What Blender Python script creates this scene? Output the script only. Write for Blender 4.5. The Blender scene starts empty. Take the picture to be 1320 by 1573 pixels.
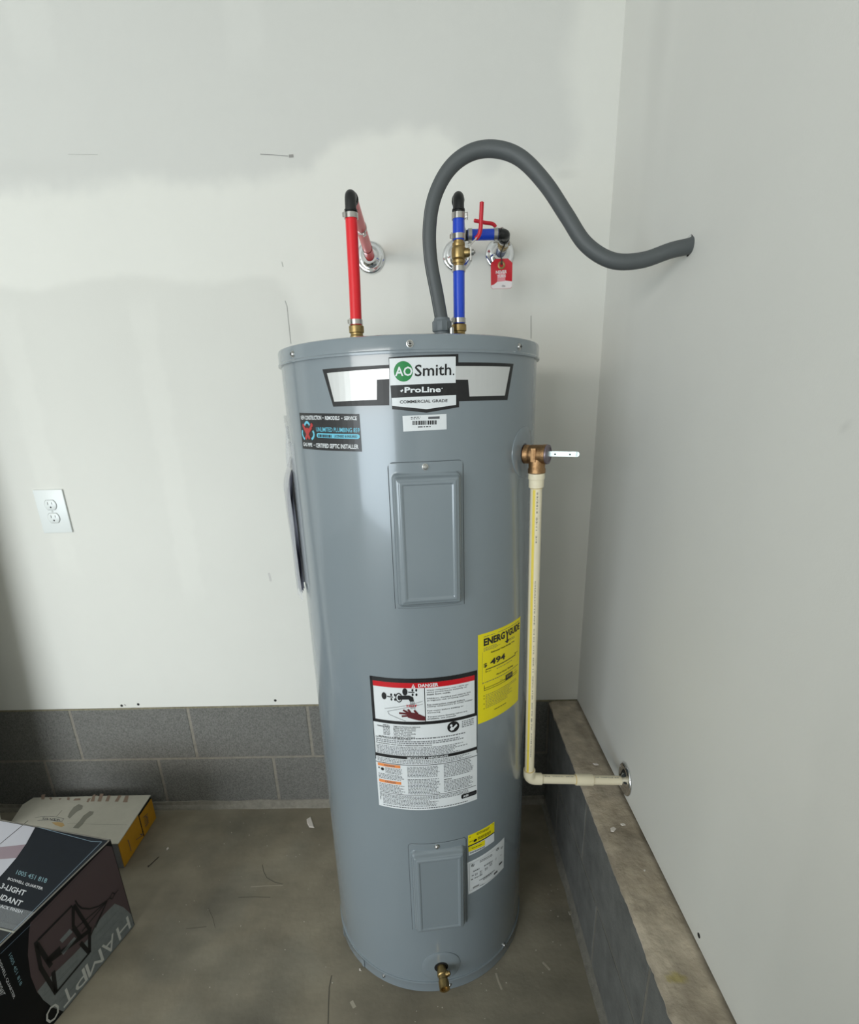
import bpy, bmesh, math, random
from mathutils import Vector, Matrix
random.seed(7)
S = bpy.context.scene
COL = S.collection
PI = math.pi

# ------------------------------------------------------------------ camera
FP, PX, PY = 800.5764, 659.7248, 903.6498          # focal length and principal point for a 1320 x 1573 frame
PIT, YAW, ROL = .3251, -.0224, -.0310
CAM = Vector((1.271, -1.53, 1.3323))
cp, sp, cy, sy = math.cos(PIT), math.sin(PIT), math.cos(YAW), math.sin(YAW)
FW = Vector((sy*cp, cy*cp, -sp)); RT = Vector((cy, -sy, 0)); UP = RT.cross(FW)
c_, s_ = math.cos(ROL), math.sin(ROL)
RT, UP = c_*RT + s_*UP, -s_*RT + c_*UP
cd = bpy.data.cameras.new('camera'); co = bpy.data.objects.new('camera', cd); COL.objects.link(co)
co.matrix_world = Matrix((( RT.x, UP.x, -FW.x, CAM.x), (RT.y, UP.y, -FW.y, CAM.y), (RT.z, UP.z, -FW.z, CAM.z), (0, 0, 0, 1)))
cd.sensor_fit = 'VERTICAL'; cd.sensor_height = 36; cd.lens = 36*FP/1573
cd.shift_x = (660-PX)/1573; cd.shift_y = (PY-786.5)/1573
cd.clip_start = .02
S.camera = co

# ------------------------------------------------------------------ light
S.view_settings.view_transform = 'Standard'; S.view_settings.look = 'None'
S.view_settings.gamma = 1; S.view_settings.use_curve_mapping = False
S.view_settings.exposure = 0.0
W = bpy.data.worlds.new('world'); S.world = W; W.use_nodes = True
W.node_tree.nodes['Background'].inputs[0].default_value = (.85, .93, 1, 1)
W.node_tree.nodes['Background'].inputs[1].default_value = .4
def area(name, loc, rot, sx, sy_, power, col):
    l = bpy.data.lights.new(name, 'AREA'); l.shape = 'RECTANGLE'; l.size = sx; l.size_y = sy_
    l.energy = power; l.color = col
    o = bpy.data.objects.new(name, l); COL.objects.link(o); o.location = loc; o.rotation_euler = rot
    return o
# daylight through the open garage door behind and to the left of the camera
area('garage_door_daylight_sky', (-1.65, -5.08, 1.80), (PI/2-math.radians(22), 0, 0), 3.7, .75, 92, (1, .985, .94))
area('garage_door_daylight_drive', (-1.65, -5.08, .74), (PI/2, 0, 0), 3.7, 1.3, 122, (.79, .91, 1))

# ------------------------------------------------------------------ helpers
def ray(u, v): return FW + RT*((u-PX)/FP) - UP*((v-PY)/FP)
def hit(u, v, ax, val):
    d = ray(u, v); t = (val-CAM[ax])/d[ax]; return CAM + d*t
TX, TY, TR, TH = 1.2198, -.3907, .2513, 1.4484      # tank axis, radius, height
XR = 1.7172                                         # right wall
ZB = .4118                                          # top of the block courses
CW = .0935                                          # depth of the right block ledge

def lin(c):
    return tuple((x/12.92 if x <= .04045 else ((x+.055)/1.055)**2.4) for x in [v/255 for v in c])
MATS = {}
def mat(name, rgb, rough=.5, metal=0, coat=0, nscale=0, namp=0, bump=0, bscale=200, spec=.5, alpha=1, trans=0, dark=None, detail=6, vcol=False, ior=None):
    if name in MATS: return MATS[name]
    m = bpy.data.materials.new(name); m.use_nodes = True; nt = m.node_tree; b = nt.nodes['Principled BSDF']
    c = lin(rgb)
    b.inputs['Base Color'].default_value = (*c, 1); b.inputs['Roughness'].default_value = rough
    b.inputs['Metallic'].default_value = metal; b.inputs['Coat Weight'].default_value = coat
    b.inputs['Coat Roughness'].default_value = .08
    b.inputs['Specular IOR Level'].default_value = spec
    b.inputs['Alpha'].default_value = alpha
    b.inputs['Transmission Weight'].default_value = trans
    tc = nt.nodes.new('ShaderNodeTexCoord')
    src = None
    if vcol:
        a = nt.nodes.new('ShaderNodeVertexColor'); a.layer_name = 'Col'
        mx = nt.nodes.new('ShaderNodeMix'); mx.data_type = 'RGBA'; mx.blend_type = 'MULTIPLY'; mx.inputs[0].default_value = 1
        mx.inputs[6].default_value = (*c, 1); nt.links.new(a.outputs[0], mx.inputs[7]); src = mx.outputs[2]
    if namp:
        n = nt.nodes.new('ShaderNodeTexNoise'); n.inputs['Scale'].default_value = nscale; n.inputs['Detail'].default_value = detail
        n.inputs['Roughness'].default_value = .62
        nt.links.new(tc.outputs['Object'], n.inputs['Vector'])
        r = nt.nodes.new('ShaderNodeMapRange'); r.inputs[1].default_value = .3; r.inputs[2].default_value = .7
        nt.links.new(n.outputs[0], r.inputs[0])
        mx = nt.nodes.new('ShaderNodeMix'); mx.data_type = 'RGBA'; mx.blend_type = 'MULTIPLY'
        nt.links.new(r.outputs[0], mx.inputs[0])
        if src: nt.links.new(src, mx.inputs[6])
        else: mx.inputs[6].default_value = (*c, 1)
        d = dark or (1-namp, 1-namp, 1-namp); mx.inputs[7].default_value = (*d, 1)
        src = mx.outputs[2]
    if src: nt.links.new(src, b.inputs['Base Color'])
    if bump:
        n = nt.nodes.new('ShaderNodeTexNoise'); n.inputs['Scale'].default_value = bscale; n.inputs['Detail'].default_value = 4
        nt.links.new(tc.outputs['Object'], n.inputs['Vector'])
        bp = nt.nodes.new('ShaderNodeBump'); bp.inputs['Strength'].default_value = bump; bp.inputs['Distance'].default_value = .002
        nt.links.new(n.outputs[0], bp.inputs['Height']); nt.links.new(bp.outputs[0], b.inputs['Normal'])
    MATS[name] = m; return m

def link(name, bm, m, parent=None, smooth=False, ang=35):
    me = bpy.data.meshes.new(name)
    bmesh.ops.recalc_face_normals(bm, faces=bm.faces)
    bm.to_mesh(me); bm.free()
    return link_mesh(name, me, m, parent, smooth, ang)
def link_mesh(name, me, m, parent=None, smooth=False, ang=35):
    for x in (m if isinstance(m, (list, tuple)) else [m]): me.materials.append(x)
    if smooth:
        for p in me.polygons: p.use_smooth = True
        me.set_sharp_from_angle(angle=math.radians(ang))
    o = bpy.data.objects.new(name, me); COL.objects.link(o)
    if parent: adopt(o, parent)
    return o
def worldloc(o):
    v = Vector(o.location)
    return v
def adopt(o, parent):
    # every thing's Empty is only translated; meshes are made in world coordinates
    o.parent = parent
    root = parent
    base = Vector((0, 0, 0))
    while root: base += Vector(root.location); root = root.parent
    o.location = o.location - base if o.type == 'EMPTY' else -base
def thing(name, label, cat, loc, group=None):
    o = bpy.data.objects.new(name, None); COL.objects.link(o); o.location = loc
    o.empty_display_size = .05
    o['label'] = label; o['category'] = cat
    if group: o['group'] = group
    return o
def tag(o, label, cat, group=None):
    o['label'] = label; o['category'] = cat
    if group: o['group'] = group
    return o
def recentre(o, loc):
    "give a single mesh thing its origin at loc"
    loc = Vector(loc); o.data.transform(Matrix.Translation(-loc)); o.location = loc; return o

def basis(ax):
    ax = Vector(ax).normalized(); t = Vector((0, 0, 1)) if abs(ax.z) < .9 else Vector((1, 0, 0))
    x = t.cross(ax).normalized(); return x, ax.cross(x), ax
def lathe(bm, prof, org, axis=(0, 0, 1), n=48, cap=True):
    x, y, a = basis(axis); org = Vector(org); rings = []
    for r, h in prof:
        if r < 1e-6: rings.append([bm.verts.new(org+a*h)]); continue
        rings.append([bm.verts.new(org + a*h + (x*math.cos(2*PI*i/n)+y*math.sin(2*PI*i/n))*r) for i in range(n)])
    for A, B in zip(rings, rings[1:]):
        for i in range(n):
            j = (i+1) % n
            if len(A) == 1 and len(B) == 1: continue
            if len(A) == 1: bm.faces.new((A[0], B[i], B[j]))
            elif len(B) == 1: bm.faces.new((A[i], A[j], B[0]))
            else: bm.faces.new((A[i], A[j], B[j], B[i]))
    if cap:
        for Rg in (rings[0], rings[-1]):
            if len(Rg) > 2: bm.faces.new(Rg)
def spline(pts, n=10):
    P = [Vector(p) for p in pts]; P = [P[0]*2-P[1]] + P + [P[-1]*2-P[-2]]; out = []
    for i in range(1, len(P)-2):
        a, b, c, d = P[i-1:i+3]
        for k in range(n):
            t = k/n
            out.append(.5*((2*b)+(c-a)*t+(2*a-5*b+4*c-d)*t*t+(3*b-3*c+d-a)*t**3))
    out.append(P[-2]); return out
def tube(bm, pts, r, n=20, cap=True, radii=None):
    pts = [Vector(p) for p in pts]; x = None; rings = []
    for i, p in enumerate(pts):
        t = (pts[min(i+1, len(pts)-1)]-pts[max(i-1, 0)]).normalized()
        if x is None: x = basis(t)[0]
        x = (x - t*x.dot(t)).normalized(); y = t.cross(x); rr = radii[i] if radii else r
        rings.append([bm.verts.new(p+(x*math.cos(2*PI*k/n)+y*math.sin(2*PI*k/n))*rr) for k in range(n)])
    for A, B in zip(rings, rings[1:]):
        for k in range(n): bm.faces.new((A[k], A[(k+1) % n], B[(k+1) % n], B[k]))
    if cap: bm.faces.new(rings[0]); bm.faces.new(rings[-1])
def box(bm, lo, hi, bev=0, M=None):
    r = bmesh.ops.create_cube(bm, size=1)['verts']
    for v in r: v.co = Vector([(lo[i]+hi[i])/2 + v.co[i]*(hi[i]-lo[i]) for i in range(3)])
    if bev:
        es = list({e for v in r for e in v.link_edges})
        rr = bmesh.ops.bevel(bm, geom=es, offset=bev, segments=2, affect='EDGES', profile=.6)
        r = list({v for f in rr['faces'] for v in f.verts} | {v for v in r if v.is_valid})
    if M is not None:
        for v in r: v.co = M @ v.co
    return r
def strip(bm, a, b, w, t, nrm):
    "flat bar from a to b, width w, thickness t, broad side facing nrm"
    a, b = Vector(a), Vector(b); d = (b-a).normalized(); nrm = Vector(nrm); nrm = (nrm-d*nrm.dot(d)).normalized(); s = d.cross(nrm)
    vs = []
    for p in (a, b):
        for i, j in ((-1, -1), (1, -1), (1, 1), (-1, 1)): vs.append(bm.verts.new(p+s*(w/2*i)+nrm*(t/2*j)))
    for f in ((0, 1, 2, 3), (7, 6, 5, 4), (0, 4, 5, 1), (1, 5, 6, 2), (2, 6, 7, 3), (3, 7, 4, 0)): bm.faces.new([vs[i] for i in f])

# ---- flat print laid on a surface -----------------------------------------
def zoomed(ox, oy, sc): return lambda x, y: (ox+x/sc, oy+y/sc)
def cyl_uv(u, v):
    d = ray(u, v); ox, oy = CAM.x-TX, CAM.y-TY
    a = d.x*d.x+d.y*d.y; b = 2*(ox*d.x+oy*d.y); c = ox*ox+oy*oy-TR*TR
    D = max(b*b-4*a*c, 0); t = (-b-math.sqrt(D))/(2*a); X = CAM+d*t
    return math.atan2(X.x-TX, -(X.y-TY))*TR, X.z
def cyl_map(u, v, o):
    th = u/TR; r = TR+o
    return Vector((TX+r*math.sin(th), TY-r*math.cos(th), v))
_tc = {}
def text_polys(s, bold=0.0):
    k = (s, bold)
    if k not in _tc:
        c = bpy.data.curves.new('t', 'FONT'); c.body = s; c.offset = bold; c.resolution_u = 2
        o = bpy.data.objects.new('t', c); COL.objects.link(o)
        dg = bpy.context.evaluated_depsgraph_get(); me = bpy.data.meshes.new_from_object(o.evaluated_get(dg))
        vs = [(v.co.x, v.co.y) for v in me.vertices]; fs = [list(p.vertices) for p in me.polygons]
        bpy.data.objects.remove(o); bpy.data.curves.remove(c); bpy.data.meshes.remove(me)
        x0 = min(v[0] for v in vs); x1 = max(v[0] for v in vs); y0 = min(v[1] for v in vs); y1 = max(v[1] for v in vs)
        _tc[k] = ([((x-x0)/(x1-x0), (y-y0)/(y1-y0)) for x, y in vs], fs)
    return _tc[k]
class Print:
    def __init__(s, uv, mp, step=.011, lay=.00022):
        s.uv = uv; s.mp = mp; s.step = step; s.bm = bmesh.new(); s.mats = []; s.lay = lay
    def mi(s, m):
        if m not in s.mats: s.mats.append(m)
        return s.mats.index(m)
    def poly(s, pts, m, layer=1, raw=False):
        q = pts if raw else [s.uv(*p) for p in pts]
        vs = [s.bm.verts.new((a, b, layer*s.lay)) for a, b in q]
        f = s.bm.faces.new(vs); f.material_index = s.mi(m); return f
    def bar(s, a, b, w, m, layer=2):
        "line of width w (metres) between two picture points"
        a, b = Vector(s.uv(*a)), Vector(s.uv(*b)); d = (b-a); n = Vector((-d.y, d.x)).normalized()*w/2
        s.poly([a+n, b+n, b-n, a-n], m, layer, raw=True)
    def line(s, pts, w, m, layer=2):
        for a, b in zip(pts, pts[1:]): s.bar(a, b, w, m, layer)
    def disc(s, c, rx, m, layer=2, ry=None, n=24, raw=False):
        c = c if raw else s.uv(*c); ry = ry or rx
        s.poly([(c[0]+rx*math.cos(2*PI*i/n), c[1]+ry*math.sin(2*PI*i/n)) for i in range(n)], m, layer, raw=True)
    def text(s, t, bl, br, tl, m, layer=3, bold=0.02):
        "text stretched to the parallelogram baseline-left, baseline-right, top-left"
        o, x, y = Vector(s.uv(*bl)), Vector(s.uv(*br)), Vector(s.uv(*tl)); x = x-o; y = y-o
        vs, fs = text_polys(t, bold); V = [s.bm.verts.new((*(o+x*a+y*b), layer*s.lay)) for a, b in vs]
        k = s.mi(m)
        for f in fs:
            try: s.bm.faces.new([V[i] for i in f]).material_index = k
            except ValueError: pass
    def rows(s, tl, tr, bl, n, m, layer=3, fill=.5, short=.25, word=.0045):
        "lines of type too small to read, as rows of word marks"
        o, x, y = Vector(s.uv(*tl)), Vector(s.uv(*tr)), Vector(s.uv(*bl)); x = x-o; y = y-o; L = x.length
        for i in range(n):
            e = 1-random.random()*short; t = 0
            while t < e:
                w = (.4+random.random())*word/L; t1 = min(t+w, e)
                a0 = o+x*t+y*((i+.5-fill/2)/n); a1 = o+x*t1+y*((i+.5-fill/2)/n); dy = y*(fill/n)
                s.poly([a0, a1, a1+dy, a0+dy], m, layer, raw=True); t = t1+.0014/L
    def build(s, name, parent):
        if s.step:
            us = [v.co.x for v in s.bm.verts]; u = (math.floor(min(us)/s.step)+1)*s.step
            while u < max(us):
                bmesh.ops.bisect_plane(s.bm, geom=s.bm.verts[:]+s.bm.edges[:]+s.bm.faces[:], dist=1e-6, plane_co=(u, 0, 0), plane_no=(1, 0, 0)); u += s.step
        for v in s.bm.verts: v.co = s.mp(v.co.x, v.co.y, v.co.z)

        me = bpy.data.meshes.new(name); s.bm.normal_update(); s.bm.to_mesh(me); s.bm.free()
        return link_mesh(name, me, s.mats, parent)

# ------------------------------------------------------------------ materials
DRY = mat('drywall_primer', (226, 226, 222), .72, vcol=True, bump=.10, bscale=260, nscale=3, namp=.03)
CEIL = mat('ceiling_white', (225, 225, 222), .8)
CONC = mat('floor_concrete', (152, 145, 128), .62, nscale=2.4, namp=.45, dark=(.58, .58, .57), bump=.35, bscale=60, detail=10, vcol=True)
BLOCK = mat('concrete_block_grey', (130, 129, 124), .95, nscale=230, namp=.5, bump=1.0, bscale=300, detail=3)
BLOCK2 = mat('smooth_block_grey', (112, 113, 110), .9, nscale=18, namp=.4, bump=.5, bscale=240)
MORTAR = mat('mortar_grey', (148, 143, 132), .95, nscale=60, namp=.3, bump=.8, bscale=200)
CAPC = mat('rough_cement_cap', (190, 178, 160), .95, nscale=9, namp=.5, dark=(.6, .58, .55), bump=1.0, bscale=120, detail=9, vcol=True)
PAINT = mat('tank_grey_enamel', (125, 135, 141), .22, coat=.45, spec=.5)
GALV = mat('zinc_screw', (190, 190, 188), .3, 1)
BRASS = mat('brass', (172, 148, 100), .42, 1, nscale=120, namp=.25)
BRONZE = mat('bronze_casting', (172, 136, 98), .45, 1, nscale=200, namp=.3, bump=.3, bscale=500)
CHROME = mat('chrome', (225, 226, 228), .09, 1)
STEEL = mat('stainless_clamp', (190, 188, 184), .28, 1)
BLACKP = mat('black_plastic_fitting', (26, 28, 28), .35)
REDP = mat('red_pex', (226, 18, 34), .33, coat=.2)
BLUEP = mat('blue_pex', (22, 70, 200), .33, coat=.2)
CONDUIT = mat('grey_conduit_jacket', (80, 84, 85), .55, bump=.15, bscale=300)
CONNG = mat('grey_plastic_connector', (105, 112, 116), .5)
REDV = mat('red_vinyl', (198, 26, 44), .4)
CPVC = mat('cream_cpvc', (232, 222, 194), .4)
YEL = mat('yellow_stripe', (232, 208, 84), .45)
INK = mat('ink_black', (22, 22, 24), .45)
INKS = mat('ink_small_type', (88, 90, 94), .6)
WHT = mat('label_white', (222, 226, 228), .35)
SILV = mat('label_silver', (205, 206, 205), .3, .3)
GRN = mat('logo_green', (20, 128, 62), .35)
LRED = mat('label_red', (196, 16, 30), .35)
ORG = mat('label_orange', (232, 140, 76), .4)
LYEL = mat('label_yellow', (236, 220, 8), .45)
CYAN = mat('ink_cyan', (104, 190, 214), .4)
BLKST = mat('sticker_black', (24, 25, 28), .35, coat=.1)
OUTW = mat('outlet_white', (228, 232, 230), .3)
DARK = mat('dark_hole', (14, 13, 12), .9)
PENC = mat('pencil_grey', (138, 138, 136), .9)

# ------------------------------------------------------------------ setting
def struct(o): o['kind'] = 'structure'; return o
def sst(a, b, x):
    if a == b: return 0.0 if x < a else 1.0
    t = min(max((x-a)/(b-a), 0), 1); return t*t*(3-2*t)
from mathutils import noise as N_
def nz(x, y, s=1.0, k=0): return N_.fractal(Vector((x*s+k*7.3, y*s-k*3.1, k*1.7)), 1.0, 2.0, 4)
def grid_wall(name, P, U, V, nu, nv, colf, m, thick=None, parent=None, reliefs=None):
    "P origin, U,V edge vectors; vertex colours come from colf(u metres, v metres)"
    P, U, V = Vector(P), Vector(U), Vector(V); bm = bmesh.new(); lu, lv = U.length, V.length
    nrm = U.cross(V).normalized()
    vs = [[bm.verts.new(P+U*(i/nu)+V*(j/nv)+nrm*(reliefs(lu*i/nu, lv*j/nv) if reliefs else 0)) for j in range(nv+1)] for i in range(nu+1)]
    for i in range(nu):
        for j in range(nv): bm.faces.new((vs[i][j], vs[i+1][j], vs[i+1][j+1], vs[i][j+1]))
    if thick:
        W_ = nrm*-thick
        lo = [bm.verts.new(p+W_) for p in (P, P+U, P+U+V, P+V)]
        B = [vs[i][0] for i in range(nu+1)]; T = [vs[i][nv] for i in range(nu+1)]; L = vs[0]; R_ = vs[nu]
        bm.faces.new([lo[3], lo[2], lo[1], lo[0]])
        bm.faces.new([lo[0], lo[1]] + B[::-1]); bm.faces.new([lo[2], lo[3]] + T)
        bm.faces.new([lo[3], lo[0]] + L); bm.faces.new([lo[1], lo[2]] + R_[::-1])
    bm.verts.ensure_lookup_table()
    me = bpy.data.meshes.new(name); bm.to_mesh(me)
    ca = me.color_attributes.new('Col', 'FLOAT_COLOR', 'POINT')
    k = 0
    cols = []
    for i in range(nu+1):
        for j in range(nv+1): cols.append(colf(lu*i/nu, lv*j/nv))
    cols += [(.9, .9, .9)]*(len(me.vertices)-len(cols))
    ca.data.foreach_set('color', [x for c in cols for x in (*c, 1)])
    bm.free()
    return link_mesh(name, me, m, parent)

XL, YF, ZC = -4.0, -5.0, 2.75
BX0 = -.75                                           # left end of the finely coloured back wall patch
def back_col(u, v):
    x, z = BX0+u, ZB+v
    w = nz(x, z, 5)*.03; wf = nz(x, z, 22, 3)*.012
    f = 1.0
    # bare board facing left grey between the creamy compound bands
    edge = 1.885+w+wf - .012*math.sin(x*5)
    if x > .95: edge += .07*sst(.95, 1.12, x)*(1-sst(1.28, 1.42, x))
    top = sst(edge-.02, edge+.035, z)*(1-sst(1.575+w, 1.64+w, x)*(.75))
    f *= 1-.15*top
    low = (1-sst(1.66+w*.7, 1.685+w*.7, z))*(1-sst(.84+w+(1.67-z)*.3, .90+w+(1.67-z)*.3, x))*sst(.9, 1.6, z)
    f *= 1-.09*low
    low2 = (1-sst(1.53+w, 1.60+w, z))*sst(.86, .9, x)*sst(1.1, 1.5, z)
    f *= 1-.05*low2
    # compound strips over the screws
    for cx, z0, z1, hw in ((.50, .80, 1.62, .035), (.13, .9, 1.62, .035), (.36, 2.12, 2.6, .05), (.85, 2.1, 2.6, .045)):
        d = abs(x-cx+wf)/hw
        f *= 1+.035*(1-sst(.6, 1.3, d))*sst(z0-.04, z0+.05, z)*(1-sst(z1-.04, z1+.05, z))
    f *= 1-.03*sst(.0, .03, .03-abs(z-1.925-wf*.5))*(1-sst(.2, .6, x))
    # scuff above the pipes
    f *= 1-.10*(1-sst(0, 1, math.hypot((x-1.60)/.05, (z-1.868)/.012)))
    warm = .012+.02*(1-top)
    return (f, f*(1-warm*.25), f*(1-warm-.01))
def right_col(u, v):
    y, z = -u, ZB+v          # u runs from the corner towards the camera
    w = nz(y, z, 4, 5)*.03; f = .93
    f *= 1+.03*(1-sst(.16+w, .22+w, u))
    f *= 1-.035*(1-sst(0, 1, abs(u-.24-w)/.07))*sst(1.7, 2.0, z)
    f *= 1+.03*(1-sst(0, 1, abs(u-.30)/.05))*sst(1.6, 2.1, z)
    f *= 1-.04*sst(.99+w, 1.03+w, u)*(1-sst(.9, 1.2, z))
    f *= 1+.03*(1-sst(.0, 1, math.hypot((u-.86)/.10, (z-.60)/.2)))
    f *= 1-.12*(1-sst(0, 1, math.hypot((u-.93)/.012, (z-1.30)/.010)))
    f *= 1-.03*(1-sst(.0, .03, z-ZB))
    return (f, f*.995, f*.975)
bk = struct(grid_wall('wall_back', (BX0, 0, ZB+.003), (XR-BX0, 0, 0), (0, 0, 2.32), 300, 270, back_col, DRY, .013))
bm = bmesh.new(); box(bm, (XL, 0, 0), (BX0, .2, ZC)); box(bm, (BX0, .0131, 0), (XR+.2, .2, ZC)); 
o = struct(link('wall_back_framing', bm, mat('plain_drywall', (222, 222, 218), .8)))
o.name = 'wall_back.001'
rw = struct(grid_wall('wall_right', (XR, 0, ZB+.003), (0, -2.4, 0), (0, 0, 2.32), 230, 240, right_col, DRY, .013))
bm = bmesh.new(); box(bm, (XR, YF, 0), (XR+.2, -2.4, ZC)); box(bm, (XR+.0131, -2.4, 0), (XR+.2, 0, ZC))
o = struct(link('wall_right', bm, MATS['plain_drywall']))
bm = bmesh.new(); box(bm, (XL-.1, YF, 0), (XL, .2, ZC)); struct(link('wall_left', bm, MATS['plain_drywall']))
bm = bmesh.new(); box(bm, (XL-.1, YF-.1, ZC), (XR+.2, .2, ZC+.1)); struct(link('ceiling', bm, CEIL))
bm = bmesh.new(); box(bm, (.75, -2.75, 0), (1.40, -2.15, 1.05)); struct(link('wall_front_and_shade_block', bm, MATS['plain_drywall']))  # low block added behind the camera to shade the lower right side
# front wall with the open garage doorway
bm = bmesh.new(); box(bm, (.22, YF-.1, 0), (XR+.2, YF, ZC)); box(bm, (XL-.1, YF-.1, 0), (-3.52, YF, ZC)); box(bm, (-3.52, YF-.1, 2.20), (.22, YF, ZC))
struct(link('wall_front_and_shade_block', bm, MATS['plain_drywall']))

def floor_col(u, v):
    x, y = XL+u, YF+v
    f = 1+nz(x, y, 2.2, 1)*.22+nz(x, y, 9, 2)*.16+nz(x*.5, y*2, 16, 8)*.10
    # trowel sweep stains
    d = abs((y+.58)-.16*math.sin(x*4+1)+nz(x, y, 5, 4)*.05); f *= 1-.13*(1-sst(0, .05, d))*sst(.2, .4, x)
    d = math.hypot((x-.58)/.10, (y+.42)/.03)+nz(x, y, 12, 6)*.5; f *= 1-.10*(1-sst(.4, 1, d))
    d = math.hypot((x-.84)/.07, (y+.62)/.16)+nz(x, y, 10, 7)*.6; f *= 1-.13*(1-sst(.3, 1.1, d))
    t = nz(x, y, 3, 9)
    red = .03*sst(.0, .4, t)
    f *= 1-.16*sst(1.47, 1.62, x)*sst(-.42, -.1, y)  # darker towards the back right corner, apart from the stains
    return (f*(1+red), f, f*(1-red*1.2))
def sub(P0, size, n, name, kind=True):
    return grid_wall(name, P0, size[0], size[1], n[0], n[1], floor_col, CONC)
FX0, FY0 = -.9, -1.9
def fcol2(u, v): return floor_col(FX0+u-XL, FY0+v-YF)
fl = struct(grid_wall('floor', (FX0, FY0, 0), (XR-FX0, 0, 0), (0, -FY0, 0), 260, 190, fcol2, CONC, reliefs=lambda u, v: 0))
bm = bmesh.new(); box(bm, (XL, YF-3, -.1), (XR, 0, -.0005)); box(bm, (XL, YF-3, -.0006), (XR, FY0, 0)); box(bm, (XL, FY0, -.0006), (FX0, 0, 0))
o = link('floor', bm, mat('plain_concrete', (140, 134, 120), .7, nscale=2, namp=.3)); struct(o)

# ---- block courses -------------------------------------------------------
def rough_box(lo, hi, bev=.0025):
    bm = bmesh.new(); box(bm, lo, hi, bev); return bm
J = .0095
t1 = bpy.data.objects.new('trim_1', None)
bm = bmesh.new(); box(bm, (-2.2, -.0004, 0), (XR, .19, ZB-.004))
# rounded mortar cove at the foot of the back courses
pf = [(0, 0), (-.016, 0), (-.014, .006), (-.006, .014), (-.0045, .026), (.003, .030)]
n = 90
rings = []
for i in range(n+1):
    x = -2.2+(XR-.095+2.2)*i/n; k = 1+.25*nz(x, 0, 9)
    rings.append([bm.verts.new((x, a*k, b*k)) for a, b in pf])
for A, B in zip(rings, rings[1:]):
    for k in range(len(pf)-1): bm.faces.new((A[k], A[k+1], B[k+1], B[k]))
t1 = struct(link('trim_1', bm, MORTAR))
BL = .4064
for i in range(-5, 5):
    x0, x1 = i*BL+J/2, (i+1)*BL-J/2
    if x0 < XR: link('concrete_block', rough_box((x0, -.002, .2125), (min(x1, XR-.002), .18, ZB-.001)), BLOCK, t1)
    x0, x1 = x0+.266, x1+.266
    if x0 < XR: link('concrete_block', rough_box((x0, -.002, .024), (min(x1, XR-.002), .18, .2045)), BLOCK, t1)
# thin raw bottom edge of the drywall, lying on the blocks
bm = bmesh.new(); 
prev = None
for i in range(121):
    x = -2.0+(XR+2.0)*i/120; h = .0045+.0018*nz(x, 3, 14)
    cur = [bm.verts.new((x, -.0030, ZB-.002)), bm.verts.new((x, -.0034, ZB-.002+h)), bm.verts.new((x, .004, ZB-.002+h)), bm.verts.new((x, .004, ZB-.002))]
    if prev:
        for k in range(4): bm.faces.new((prev[k], prev[(k+1) % 4], cur[(k+1) % 4], cur[k]))
    prev = cur
link('drywall_bottom_edge', bm, mat('raw_paper_edge', (150, 143, 118), .9, nscale=90, namp=.4), bk)

def cap_col(u, v):
    y, x = -u, v
    f = 1+nz(y, x, 6, 11)*.22+nz(y, x, 26, 12)*.22+nz(y, x, 80, 16)*.12
    f *= 1-.25*(1-sst(0, 1, math.hypot((u-.36-.04*math.sin(v*60))/.10, (v-.05)/.06)))*sst(-.2, .5, nz(y, x, 18, 15)+.2)
    st = (1-sst(.6, 1, math.hypot((u-.895)/.010, (v-.035)/.022)+nz(y, x, 60, 13)*.3))
    f *= 1-.35*(1-sst(0, 1, abs(v-CW)/.012))
    pale = max(0, nz(y, x, 14, 14))*.35*(1-sst(.4, .7, u))
    f *= 1+pale
    return (f*(1-.12*st), f*(1-.14*st), f*(1-.5*st))
XI = XR-CW
MORT2 = mat('mortar_dark_grey', (124, 121, 112), .95, nscale=60, namp=.3, bump=.8, bscale=200)  # darker mortar tone for the right courses
bm = bmesh.new(); box(bm, (XI+.0018, -2.6, 0), (XR+.18, -.012, ZB-.02))
t2 = struct(link('trim_2', bm, MORT2))
def joint_y(px, py): return hit(px, py, 0, XI).y
ju = joint_y(999, 1480); jl = joint_y(914, 1420)
k = -3
for k in range(-3, 7):
    a, b = ju+(k+1)*BL-J/2, ju+k*BL+J/2
    a = min(a, -.014)
    if b < a and b > -2.7: link('concrete_block', rough_box((XI, b, .2125), (XR+.15, a, ZB-.012)), BLOCK2, t2)
for k in range(-6, 4):
    a, b = jl+(k+1)*BL-J/2, jl+k*BL+J/2
    a = min(a, -.014)
    if b < a and b > -2.7: link('concrete_block', rough_box((XI, b, .022), (XR+.15, a, .2045)), BLOCK2, t2)
for k in range(-6, -3):
    a, b = ju+(k+1)*BL-J/2, ju+k*BL+J/2
    if b > -2.7: link('concrete_block', rough_box((XI, b, .2125), (XR+.15, min(a, -.014), ZB-.012)), BLOCK2, t2)
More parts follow.
